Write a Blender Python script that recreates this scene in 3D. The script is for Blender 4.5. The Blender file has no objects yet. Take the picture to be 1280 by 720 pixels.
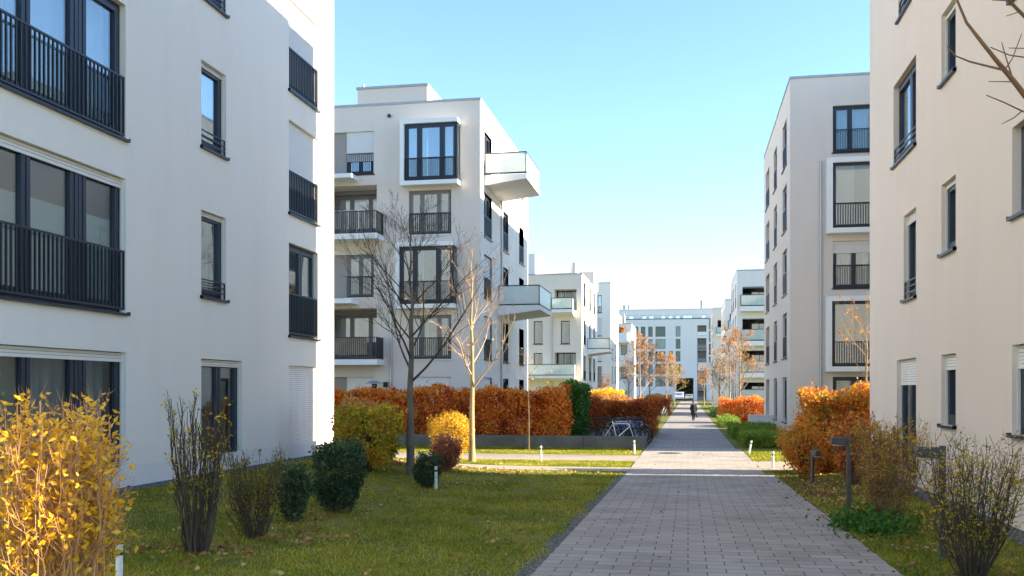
import bpy, bmesh, math, random
import numpy as np
from mathutils import Vector, Matrix, Quaternion

random.seed(7); RNG = np.random.default_rng(7)
S = bpy.context.scene
C = S.collection
R = math.radians

# ---------------------------------------------------------------- camera model
FPX, CU, HV = 1190.0, 640.0, 488.0           # focal length (px of a 1280 wide frame), centre, horizon row
A = math.atan(220/1190); SA, CA = math.sin(A), math.cos(A)
CZ = 2.2                                      # camera height above the crossing
def kx(u):                                    # X/Y of the sight line through column u
    x = (u-CU)/FPX
    return (-SA+x*CA)/(CA+x*SA)
def dep(X, Y): return -X*SA+Y*CA
def Zof(v, X, Y): return CZ+(HV-v)*dep(X, Y)/FPX
def onX(u, X): return X/kx(u)                 # Y where column u meets plane X
def onY(u, Y): return kx(u)*Y                 # X where column u meets plane Y
def hgt(Y):
    if Y < 25: return 1.75+.018*Y
    if Y < 70: return 2.2+.0035*(Y-25)
    return 2.3575
def pz(Y): return CZ-hgt(max(Y, -10))
def sm(a, b, x):
    t = min(1, max(0, (x-a)/(b-a))); return t*t*(3-2*t)
XL, XR = -9.75, 4.5
def gz(X, Y):
    z = pz(Y)
    if X < -4.5: z += sm(-4.5, -9.4, X)*max(0, (CZ-1.72)-z)*(1-sm(23, 29, Y))
    if X > 2.5: z += sm(2.5, 4.3, X)*((CZ-1.93)-z)*(1-sm(22, 27, Y))
    return z
def onG(u, v):                                # ground point seen at pixel (u, v)
    Y = 20.
    for _ in range(40):
        X = kx(u)*Y
        d = (CZ-gz(X, Y))*FPX/(v-HV)
        Y = .5*Y+.5*d/(CA-kx(u)*SA)
    return kx(u)*Y, Y, gz(kx(u)*Y, Y)
def atd(u, v, d):                             # world point at pixel (u,v), depth d
    k = kx(u); Y = d/(CA-k*SA); return Vector((k*Y, Y, CZ+(HV-v)*d/FPX))

# ---------------------------------------------------------------- materials
def nt(name):
    m = bpy.data.materials.new(name); m.use_nodes = True
    n = m.node_tree; n.nodes.clear()
    out = n.nodes.new('ShaderNodeOutputMaterial')
    return m, n, out
def N(n, t, **kw):
    x = n.nodes.new(t)
    for k, v in kw.items():
        if k in x.inputs: x.inputs[k].default_value = v
        else: setattr(x, k, v)
    return x
def ramp(n, stops):
    r = n.nodes.new('ShaderNodeValToRGB'); e = r.color_ramp.elements
    while len(e) < len(stops): e.new(.5)
    for i, (p, c) in enumerate(stops): e[i].position = p; e[i].color = (*c, 1)
    return r
def plain(name, col, rough=.5, metal=0, var=.0, bump=0, bscale=40, spec=.5):
    m, n, out = nt(name)
    b = N(n, 'ShaderNodeBsdfPrincipled', **{'Roughness': rough, 'Metallic': metal, 'Specular IOR Level': spec})
    tc = N(n, 'ShaderNodeTexCoord')
    if var:
        no = N(n, 'ShaderNodeTexNoise', Scale=2.3, Detail=6.0); n.links.new(tc.outputs['Object'], no.inputs['Vector'])
        r = ramp(n, [(.3, tuple(c*(1-var) for c in col)), (.7, tuple(min(1, c*(1+var)) for c in col))])
        n.links.new(no.outputs['Fac'], r.inputs['Fac']); n.links.new(r.outputs['Color'], b.inputs['Base Color'])
    else: b.inputs['Base Color'].default_value = (*col, 1)
    if bump:
        no = N(n, 'ShaderNodeTexNoise', Scale=bscale, Detail=4.0); n.links.new(tc.outputs['Object'], no.inputs['Vector'])
        bp = N(n, 'ShaderNodeBump', Strength=bump, Distance=.01); n.links.new(no.outputs['Fac'], bp.inputs['Height'])
        n.links.new(bp.outputs['Normal'], b.inputs['Normal'])
    n.links.new(b.outputs['BSDF'], out.inputs['Surface'])
    return m
def plaster(name, col):
    m, n, out = nt(name)
    b = N(n, 'ShaderNodeBsdfPrincipled', Roughness=.9, **{'Specular IOR Level': .15})
    tc = N(n, 'ShaderNodeTexCoord')
    mp = N(n, 'ShaderNodeMapping'); mp.inputs['Scale'].default_value = (1.1, 1.1, .22)
    n.links.new(tc.outputs['Object'], mp.inputs['Vector'])
    a = N(n, 'ShaderNodeTexNoise', Scale=1.1, Detail=8.0, Roughness=.62); n.links.new(mp.outputs[0], a.inputs['Vector'])
    g = N(n, 'ShaderNodeTexNoise', Scale=75.0, Detail=3.0); n.links.new(tc.outputs['Object'], g.inputs['Vector'])
    r = ramp(n, [(.25, tuple(c*.955 for c in col)), (.5, col), (.75, tuple(min(.95, c*1.02) for c in col))])
    n.links.new(a.outputs['Fac'], r.inputs['Fac'])
    mx = N(n, 'ShaderNodeMix', data_type='RGBA', blend_type='MULTIPLY'); mx.inputs[0].default_value = .45
    r2 = ramp(n, [(.35, (.86, .86, .86)), (.6, (1, 1, 1))]); n.links.new(g.outputs['Fac'], r2.inputs['Fac'])
    n.links.new(r.outputs[0], mx.inputs[6]); n.links.new(r2.outputs[0], mx.inputs[7])
    n.links.new(mx.outputs[2], b.inputs['Base Color'])
    bp = N(n, 'ShaderNodeBump', Strength=.55, Distance=.012); n.links.new(g.outputs['Fac'], bp.inputs['Height'])
    n.links.new(bp.outputs[0], b.inputs['Normal'])
    n.links.new(b.outputs[0], out.inputs[0]); return m
def glass(name, tint=(.85, .92, .95), base=.12, trans=(.75, .8, .8)):
    m, n, out = nt(name)
    gl = N(n, 'ShaderNodeBsdfGlossy', Roughness=.015); gl.inputs['Color'].default_value = (*tint, 1)
    tr = N(n, 'ShaderNodeBsdfTransparent'); tr.inputs['Color'].default_value = (*trans, 1)
    lw = N(n, 'ShaderNodeFresnel', IOR=1.5); gm = N(n, 'ShaderNodeNewGeometry')
    io = N(n, 'ShaderNodeMath', operation='MULTIPLY_ADD'); io.inputs[1].default_value = 1/1.5-1.5; io.inputs[2].default_value = 1.5   # same reflectance whichever way the face points
    n.links.new(gm.outputs['Backfacing'], io.inputs[0]); n.links.new(io.outputs[0], lw.inputs['IOR'])
    ma = N(n, 'ShaderNodeMath', operation='MULTIPLY_ADD'); ma.inputs[1].default_value = 1.3; ma.inputs[2].default_value = base; ma.use_clamp = True
    n.links.new(lw.outputs[0], ma.inputs[0])
    tc = N(n, 'ShaderNodeTexCoord'); no = N(n, 'ShaderNodeTexNoise', Scale=.9, Detail=1.0); n.links.new(tc.outputs['Object'], no.inputs['Vector'])
    bp = N(n, 'ShaderNodeBump', Strength=.12, Distance=.02); n.links.new(no.outputs['Fac'], bp.inputs['Height']); n.links.new(bp.outputs[0], gl.inputs['Normal'])
    mx = N(n, 'ShaderNodeMixShader'); n.links.new(ma.outputs[0], mx.inputs[0]); n.links.new(tr.outputs[0], mx.inputs[1]); n.links.new(gl.outputs[0], mx.inputs[2])
    n.links.new(mx.outputs[0], out.inputs[0]); return m
def frosted(name, col=(.80, .86, .82), t=.5):
    m, n, out = nt(name)
    b = N(n, 'ShaderNodeBsdfPrincipled', Roughness=.12); b.inputs['Base Color'].default_value = (*col, 1)
    tl = N(n, 'ShaderNodeBsdfTranslucent'); tl.inputs['Color'].default_value = (*col, 1)
    tr = N(n, 'ShaderNodeBsdfTransparent')
    m1 = N(n, 'ShaderNodeMixShader'); m1.inputs[0].default_value = t
    n.links.new(b.outputs[0], m1.inputs[1]); n.links.new(tl.outputs[0], m1.inputs[2])
    m2 = N(n, 'ShaderNodeMixShader'); m2.inputs[0].default_value = .12
    n.links.new(m1.outputs[0], m2.inputs[1]); n.links.new(tr.outputs[0], m2.inputs[2])
    n.links.new(m2.outputs[0], out.inputs[0]); return m
def leafmat(name, cols, trans=.35, scale=1.2):
    """leaf colour: random per leaf, drifting in clumps"""
    m, n, out = nt(name)
    ge = N(n, 'ShaderNodeNewGeometry'); tc = N(n, 'ShaderNodeTexCoord')
    no = N(n, 'ShaderNodeTexNoise', Scale=scale, Detail=3.0); n.links.new(tc.outputs['Object'], no.inputs['Vector'])
    a = N(n, 'ShaderNodeMath', operation='MULTIPLY_ADD'); a.inputs[1].default_value = 1.5; a.inputs[2].default_value = -.5; n.links.new(no.outputs['Fac'], a.inputs[0])
    b = N(n, 'ShaderNodeMath', operation='MULTIPLY_ADD', use_clamp=True); b.inputs[1].default_value = .62; n.links.new(ge.outputs['Random Per Island'], b.inputs[0]); n.links.new(a.outputs[0], b.inputs[2])
    r = ramp(n, [(i/(len(cols)-1), c) for i, c in enumerate(cols)]); n.links.new(b.outputs[0], r.inputs[0])
    d = N(n, 'ShaderNodeBsdfPrincipled', Roughness=.55, **{'Specular IOR Level': .3}); n.links.new(r.outputs[0], d.inputs['Base Color'])
    t = N(n, 'ShaderNodeBsdfTranslucent'); n.links.new(r.outputs[0], t.inputs['Color'])
    mx = N(n, 'ShaderNodeMixShader'); mx.inputs[0].default_value = trans
    n.links.new(d.outputs[0], mx.inputs[1]); n.links.new(t.outputs[0], mx.inputs[2]); n.links.new(mx.outputs[0], out.inputs[0]); return m
def pavers(name, c1, c2, mortar, bw=.40, bh=.25, rot=0, msz=.007):
    m, n, out = nt(name)
    tc = N(n, 'ShaderNodeTexCoord'); mp = N(n, 'ShaderNodeMapping'); mp.inputs['Rotation'].default_value = (0, 0, rot)
    n.links.new(tc.outputs['Object'], mp.inputs['Vector'])
    br = N(n, 'ShaderNodeTexBrick', offset=.5, squash=1.0)
    for k, v in {'Scale': 1.0, 'Brick Width': bw, 'Row Height': bh, 'Mortar Size': msz, 'Mortar Smooth': .25, 'Bias': 0.0, 'Color1': (*c1, 1), 'Color2': (*c2, 1), 'Mortar': (*mortar, 1)}.items(): br.inputs[k].default_value = v
    n.links.new(mp.outputs[0], br.inputs['Vector'])
    no = N(n, 'ShaderNodeTexNoise', Scale=.8, Detail=8.0, Roughness=.65); n.links.new(tc.outputs['Object'], no.inputs['Vector'])
    r = ramp(n, [(.3, (.66, .64, .60)), (.5, (.93, .93, .93)), (.72, (1.0, 1.0, 1.0))]); n.links.new(no.outputs[0], r.inputs[0])
    n2 = N(n, 'ShaderNodeTexNoise', Scale=120.0, Detail=2.0); n.links.new(tc.outputs['Object'], n2.inputs['Vector'])
    r2 = ramp(n, [(.3, (.78, .78, .78)), (.7, (1, 1, 1))]); n.links.new(n2.outputs[0], r2.inputs[0])
    m1 = N(n, 'ShaderNodeMix', data_type='RGBA', blend_type='MULTIPLY'); m1.inputs[0].default_value = 1
    n.links.new(br.outputs['Color'], m1.inputs[6]); n.links.new(r.outputs[0], m1.inputs[7])
    m2 = N(n, 'ShaderNodeMix', data_type='RGBA', blend_type='MULTIPLY'); m2.inputs[0].default_value = 1
    n.links.new(m1.outputs[2], m2.inputs[6]); n.links.new(r2.outputs[0], m2.inputs[7])
    b = N(n, 'ShaderNodeBsdfPrincipled', Roughness=.8, **{'Specular IOR Level': .3}); n.links.new(m2.outputs[2], b.inputs['Base Color'])
    iv = N(n, 'ShaderNodeMath', operation='SUBTRACT'); iv.inputs[0].default_value = 1; n.links.new(br.outputs['Fac'], iv.inputs[1])
    bp = N(n, 'ShaderNodeBump', Strength=.9, Distance=.008); n.links.new(iv.outputs[0], bp.inputs['Height']); n.links.new(bp.outputs[0], b.inputs['Normal'])
    n.links.new(b.outputs[0], out.inputs[0]); return m
def noisy(name, stops, scale, rough=.9, bump=.5, bs=30, dist=.02, detail=8.0):
    m, n, out = nt(name)
    tc = N(n, 'ShaderNodeTexCoord'); no = N(n, 'ShaderNodeTexNoise', Scale=scale, Detail=detail, Roughness=.65); n.links.new(tc.outputs['Object'], no.inputs['Vector'])
    r = ramp(n, stops); n.links.new(no.outputs[0], r.inputs[0])
    b = N(n, 'ShaderNodeBsdfPrincipled', Roughness=rough, **{'Specular IOR Level': .2}); n.links.new(r.outputs[0], b.inputs['Base Color'])
    n2 = N(n, 'ShaderNodeTexNoise', Scale=bs, Detail=4.0); n.links.new(tc.outputs['Object'], n2.inputs['Vector'])
    bp = N(n, 'ShaderNodeBump', Strength=bump, Distance=dist); n.links.new(n2.outputs[0], bp.inputs['Height']); n.links.new(bp.outputs[0], b.inputs['Normal'])
    n.links.new(b.outputs[0], out.inputs[0]); return m

M = dict(
 white=plaster('plaster_white', (.83, .78, .70)),
 cool=plaster('plaster_pale_grey', (.76, .735, .70)),
 cream=plaster('plaster_cream', (.76, .665, .57)),
 taupe=plaster('plaster_warm_grey', (.72, .635, .555)),
 brown=plaster('plaster_taupe', (.34, .30, .27)),
 trim=plain('white_painted_concrete', (.80, .79, .76), .7, var=.03),
 anth=plain('anthracite_frame', (.018, .026, .042), .42),
 rail=plain('anthracite_steel', (.016, .023, .034), .4),
 silver=plain('aluminium', (.42, .42, .43), .4, .6),
 gframe=plain('grey_brown_frame', (.20, .19, .18), .5),
 zinc=plain('zinc_coping', (.36, .36, .37), .45, .5, var=.1),
 shutter=plain('roller_shutter', (.74, .71, .66), .5),
 curtain=plain('curtain_white', (.74, .76, .76), .9),
 blind=plain('blind_pale_green', (.55, .66, .62), .8),
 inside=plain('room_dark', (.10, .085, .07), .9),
 glass=glass('window_glass'),
 glassd=glass('window_glass_reflective', base=.28),
 glassf=glass('window_glass_far', base=.0),
 curtaind=plain('curtain_grey', (.22, .27, .28), .9),
 frost=frosted('frosted_glass'),
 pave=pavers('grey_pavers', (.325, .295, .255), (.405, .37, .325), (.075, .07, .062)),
 pave_sunlit=pavers('sunlit_pavers', (.40, .36, .30), (.455, .41, .35), (.22, .205, .18), .4, .25, 0, .006),  # copy of the pavers for the sunlit stretch, sunlight painted in as paler colour
 slab=noisy('pale_concrete_path', [(.3, (.31, .265, .205)), (.7, (.38, .33, .265))], 1.5),
 soil=noisy('lawn_ground', [(.3, (.07, .09, .014)), (.48, (.13, .14, .02)), (.62, (.20, .18, .035)), (.8, (.18, .13, .06))], 1.6, bump=.8, bs=60),
 earth=noisy('mulch', [(.3, (.035, .022, .014)), (.7, (.10, .06, .035))], 9, bump=1, bs=40),
 gravel=noisy('gravel', [(.35, (.035, .04, .035)), (.5, (.09, .095, .085)), (.65, (.24, .24, .22))], 26, bump=1, bs=26, dist=.03, detail=2.0),
 conc=noisy('concrete', [(.3, (.10, .10, .088)), (.7, (.17, .165, .145))], 1.8, bump=.3),
 asph=noisy('asphalt', [(.3, (.05, .05, .05)), (.7, (.075, .075, .075))], 4),
 grass=leafmat('grass_blades', [(.08, .14, .01), (.18, .235, .016), (.37, .36, .03), (.58, .49, .09)], .5, .6),
 bark=plain('bark_grey', (.15, .125, .095), .9, var=.35, bump=1, bscale=30),
 barky=plain('bark_golden', (.26, .20, .10), .85, var=.25, bump=.6, bscale=30),
 twig=plain('twig_brown', (.065, .048, .03), .85, var=.2),
 twigr=plain('twig_reddish', (.20, .10, .05), .8, var=.2),
 twigp=plain('twig_pale', (.34, .25, .17), .8, var=.2),
 twigy=plain('twig_tan', (.46, .25, .11), .8, var=.2),
 bamboo=plain('bamboo_screen', (.46, .40, .30), .8, var=.15),
 wood=plain('wood_slat', (.42, .38, .34), .7, var=.1),
 black=plain('black_plastic', (.012, .012, .013), .5),
 bollw=plain('bollard_white', (.72, .72, .70), .4),
 lamp=plain('lamp_steel', (.085, .085, .085), .45, .3, var=.2),
 rubber=plain('rubber', (.02, .02, .02), .8),
 chrome=plain('chrome', (.6, .6, .6), .25, 1),
 iron=plain('cast_iron', (.05, .05, .05), .6, .5),
)
LF = dict(
 beech=leafmat('beech_leaves', [(.13, .025, .010), (.42, .08, .016), (.82, .20, .025), (.92, .42, .06), (.55, .32, .06)], .4, 1.5),
 beechd=leafmat('beech_leaves_brown', [(.10, .02, .012), (.28, .055, .015), (.55, .12, .018), (.78, .28, .04)], .4, 1.2),
 orange=leafmat('orange_leaves', [(.30, .12, .05), (.50, .21, .06), (.58, .30, .10), (.45, .30, .10)], .4, .6),
 gold=leafmat('golden_leaves', [(.50, .36, .02), (.80, .42, .015), (.90, .55, .03), (.92, .66, .10)], .45, 1.5),
 goldround=leafmat('golden_shrub_leaves', [(.48, .26, .015), (.70, .42, .03), (.80, .56, .06)], .4, 2),
 red=leafmat('red_leaves', [(.16, .04, .03), (.34, .09, .06), (.44, .16, .09), (.36, .24, .1)], .3, 3),
 dark=leafmat('dark_evergreen_leaves', [(.016, .036, .014), (.03, .06, .022), (.06, .105, .04), (.12, .17, .08)], .2, 3),
 green=leafmat('green_leaves', [(.02, .07, .008), (.045, .14, .012), (.08, .20, .02)], .3, 2),
 box=leafmat('clipped_green_leaves', [(.08, .15, .015), (.16, .26, .025), (.28, .36, .04)], .3, 2),
 ygreen=leafmat('yellow_green_leaves', [(.08, .12, .012), (.24, .26, .02), (.52, .40, .025), (.70, .46, .04), (.48, .15, .03)], .4, 2),
 olive=leafmat('olive_leaves', [(.10, .11, .012), (.24, .21, .02), (.46, .34, .03)], .35, 2),
 rust=leafmat('rust_leaves', [(.18, .035, .015), (.50, .12, .02), (.74, .28, .03), (.62, .38, .05), (.18, .17, .03)], .4, 1.8),
 fallen=leafmat('fallen_leaf', [(.09, .035, .015), (.24, .09, .03), (.40, .22, .06), (.50, .40, .14)], .1, .7),
)

# ---------------------------------------------------------------- object helpers
def tag(o, label=None, cat=None, group=None, kind=None):
    if label: o['label'] = label
    if cat: o['category'] = cat
    if group: o['group'] = group
    if kind: o['kind'] = kind
    return o
def empty(name, loc, label, cat, group=None, rz=0):
    o = bpy.data.objects.new(name, None); C.objects.link(o); o.location = loc; o.rotation_euler = (0, 0, rz)
    o.empty_display_size = .3
    return tag(o, label, cat, group)
def place(name, me, parent=None, world=True):
    o = bpy.data.objects.new(name, me); C.objects.link(o)
    if parent:
        o.parent = parent
    return o
class MB:
    def __init__(s): s.v = []; s.f = []
    def quad(s, a, b, c, d):
        i = len(s.v); s.v += [tuple(a), tuple(b), tuple(c), tuple(d)]; s.f.append((i, i+1, i+2, i+3))
    def poly(s, pts):
        i = len(s.v); s.v += [tuple(p) for p in pts]; s.f.append(tuple(range(i, i+len(pts))))
    def hexa(s, p):                           # 8 corners: bottom 4, top 4
        i = len(s.v); s.v += [tuple(x) for x in p]
        for f in ((3, 2, 1, 0), (4, 5, 6, 7), (0, 1, 5, 4), (1, 2, 6, 5), (2, 3, 7, 6), (3, 0, 4, 7)): s.f.append(tuple(i+k for k in f))
    def box(s, x0, x1, y0, y1, z0, z1):
        s.hexa([(x0, y0, z0), (x1, y0, z0), (x1, y1, z0), (x0, y1, z0), (x0, y0, z1), (x1, y0, z1), (x1, y1, z1), (x0, y1, z1)])
    def prism(s, pts, z0, z1):
        n = len(pts); i = len(s.v)
        s.v += [(x, y, z0) for x, y in pts]+[(x, y, z1) for x, y in pts]
        s.f.append(tuple(i+k for k in range(n))[::-1]); s.f.append(tuple(i+n+k for k in range(n)))
        for k in range(n): s.f.append((i+k, i+(k+1) % n, i+n+(k+1) % n, i+n+k))
    def tube(s, pts, rad, k=6, cap=True):
        pts = [Vector(p) for p in pts]; n = len(pts)
        if not hasattr(rad, '__len__'): rad = [rad]*n
        i0 = len(s.v); up = None
        for j, p in enumerate(pts):
            d = (pts[min(j+1, n-1)]-pts[max(j-1, 0)])
            if d.length < 1e-9: d = Vector((0, 0, 1))
            d.normalize()
            if up is None: up = Vector((1, 0, 0)) if abs(d.x) < .8 else Vector((0, 1, 0))
            a = d.cross(up); a.normalize(); b = d.cross(a); up = a.cross(d)
            for q in range(k):
                t = 2*math.pi*q/k
                w = p+(a*math.cos(t)+b*math.sin(t))*rad[j]; s.v.append((w.x, w.y, w.z))
        for j in range(n-1):
            for q in range(k):
                r = (q+1) % k
                s.f.append((i0+j*k+q, i0+j*k+r, i0+(j+1)*k+r, i0+(j+1)*k+q))
        if cap:
            s.f.append(tuple(i0+q for q in range(k))[::-1]); s.f.append(tuple(i0+(n-1)*k+q for q in range(k)))
    def lathe(s, prof, cx=0, cy=0, k=20):
        i0 = len(s.v)
        for r, z in prof:
            for q in range(k):
                t = 2*math.pi*q/k; s.v.append((cx+r*math.cos(t), cy+r*math.sin(t), z))
        for j in range(len(prof)-1):
            for q in range(k):
                r = (q+1) % k; s.f.append((i0+j*k+q, i0+j*k+r, i0+(j+1)*k+r, i0+(j+1)*k+q))
        s.f.append(tuple(i0+q for q in range(k))[::-1]); s.f.append(tuple(i0+(len(prof)-1)*k+q for q in range(k)))
    def loft(s, rings):                       # rings: (centre, rx, ry) horizontal ellipses
        k = 14; i0 = len(s.v)
        for (c, rx, ry) in rings:
            for q in range(k):
                t = 2*math.pi*q/k; s.v.append((c[0]+rx*math.cos(t), c[1]+ry*math.sin(t), c[2]))
        for j in range(len(rings)-1):
            for q in range(k):
                r = (q+1) % k; s.f.append((i0+j*k+q, i0+j*k+r, i0+(j+1)*k+r, i0+(j+1)*k+q))
        s.f.append(tuple(i0+q for q in range(k))[::-1]); s.f.append(tuple(i0+(len(rings)-1)*k+q for q in range(k)))
    def build(s, name, mat, parent=None, smooth=False, bevel=0):
        me = bpy.data.meshes.new(name); off = parent_loc(parent)
        v = [(x-off[0], y-off[1], z-off[2]) for x, y, z in s.v] if off else s.v
        me.from_pydata(v, [], s.f); me.materials.append(mat)
        if smooth:
            me.polygons.foreach_set('use_smooth', [True]*len(me.polygons))
        me.update()
        o = place(name, me, parent)
        if bevel:
            b = o.modifiers.new('bevel', 'BEVEL'); b.width = bevel; b.segments = 2; b.limit_method = 'ANGLE'
        return o
LOCAL = False                                  # when True, coordinates are already local to the parent
def parent_loc(p):
    if LOCAL or p is None: return None
    x = Vector((0, 0, 0)); q = p
    while q is not None: x += q.location; q = q.parent
    return x
def struct(name, mb, mat): return tag(mb.build(name, mat), kind='structure')

def unit(n):
    v = RNG.normal(size=(n, 3)); return v/np.linalg.norm(v, axis=1)[:, None]
def leaves(name, P, size, mat, parent, aspect=.5, var=.35, axis=None, spread=1.0, droop=0):
    P = np.asarray(P, float); n = len(P)
    off = parent_loc(parent)
    if off is not None: P = P-np.array(off)
    a = unit(n)
    if axis is not None: a = axis+spread*a
    a[:, 2] -= droop
    a /= np.linalg.norm(a, axis=1)[:, None]
    b = np.cross(a, unit(n)); b /= np.linalg.norm(b, axis=1)[:, None]+1e-9
    c = np.cross(a, b)
    L = size*(1+var*RNG.uniform(-1, 1, n))[:, None]; W = L*aspect*.5
    cup = c*L*.10
    V = np.stack([P, P+a*L*.38+b*W+cup, P+a*L, P+a*L*.38-b*W+cup, P+a*L*.5], 1).reshape(-1, 3)
    i = np.arange(n)*5
    F = np.stack([i, i+1, i+2, i+4, i, i+4, i+2, i+3], 1).reshape(-1)
    me = bpy.data.meshes.new(name); me.vertices.add(len(V)); me.vertices.foreach_set('co', V.astype(np.float32).ravel())
    nf = n*2; me.loops.add(nf*4); me.loops.foreach_set('vertex_index', F.astype(np.int32))
    me.polygons.add(nf); me.polygons.foreach_set('loop_start', (np.arange(nf)*4).astype(np.int32))
    me.materials.append(mat); me.update(calc_edges=True)
    return place(name, me, parent)

# ---------------------------------------------------------------- facades
class Fac:
    def __init__(s, ox, oy, tx, ty, nx, ny): s.o = (ox, oy); s.t = (tx, ty); s.n = (nx, ny)
    def P(s, a, z, o=0): return (s.o[0]+s.t[0]*a+s.n[0]*o, s.o[1]+s.t[1]*a+s.n[1]*o, z)
    def box(s, mb, a0, a1, z0, z1, o0, o1):
        mb.hexa([s.P(a0, z0, o0), s.P(a1, z0, o0), s.P(a1, z0, o1), s.P(a0, z0, o1), s.P(a0, z1, o0), s.P(a1, z1, o0), s.P(a1, z1, o1), s.P(a0, z1, o1)])
def facade(mb, F, a0, a1, z0, z1, ops, depth=.24):
    """sheet with holes; ops: (a0,a1,z0,z1[,depth])"""
    A_ = sorted({a0, a1, *[x for o in ops for x in o[:2]]}); Z_ = sorted({z0, z1, *[x for o in ops for x in o[2:4]]})
    for i in range(len(A_)-1):
        j = 0
        while j < len(Z_)-1:
            ca = (A_[i]+A_[i+1])/2
            def hole(jj):
                cz = (Z_[jj]+Z_[jj+1])/2
                return any(o[0] < ca < o[1] and o[2] < cz < o[3] for o in ops)
            if hole(j): j += 1; continue
            k = j
            while k+1 < len(Z_)-1 and not hole(k+1): k += 1
            mb.quad(F.P(A_[i], Z_[j]), F.P(A_[i+1], Z_[j]), F.P(A_[i+1], Z_[k+1]), F.P(A_[i], Z_[k+1])); j = k+1
    for o in ops:
        d = o[4] if len(o) > 4 else depth; b0, b1, c0, c1 = o[:4]
        mb.quad(F.P(b0, c0), F.P(b0, c1), F.P(b0, c1, -d), F.P(b0, c0, -d))
        mb.quad(F.P(b1, c0), F.P(b1, c1), F.P(b1, c1, -d), F.P(b1, c0, -d))
        mb.quad(F.P(b0, c0), F.P(b1, c0), F.P(b1, c0, -d), F.P(b0, c0, -d))
        mb.quad(F.P(b0, c1), F.P(b1, c1), F.P(b1, c1, -d), F.P(b0, c1, -d))
def railing(parent, F, a0, a1, z0, z1, o, step=.105, mat=None, flat=.03):
    m = MB(); mat = mat or M['rail']
    F.box(m, a0, a1, z1-.035, z1, o-.02, o+.02); F.box(m, a0, a1, z0, z0+.035, o-.018, o+.018)
    n = max(2, int(round((a1-a0)/step)))
    for i in range(n+1):
        a = a0+.012+(a1-a0-.024)*i/n
        F.box(m, a-.011, a+.011, z0+.03, z1-.03, o-flat/2, o+flat/2)
    return m.build('railing', mat, parent)
def curtain(parent, F, a0, a1, z0, z1, o, mat, name='curtain'):
    m = MB(); n = max(6, int((a1-a0)/.05)); pts = []
    ph = random.random()*6
    for i in range(n+1):
        a = a0+(a1-a0)*i/n; pts.append((a, o+.025*math.sin(i*1.15+ph)+.015*math.sin(i*.43)))
    for i in range(n):
        m.quad(F.P(pts[i][0], z0, pts[i][1]), F.P(pts[i+1][0], z0, pts[i+1][1]), F.P(pts[i+1][0], z1, pts[i+1][1]), F.P(pts[i][0], z1, pts[i][1]))
    return m.build(name, mat, parent, smooth=True)
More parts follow.
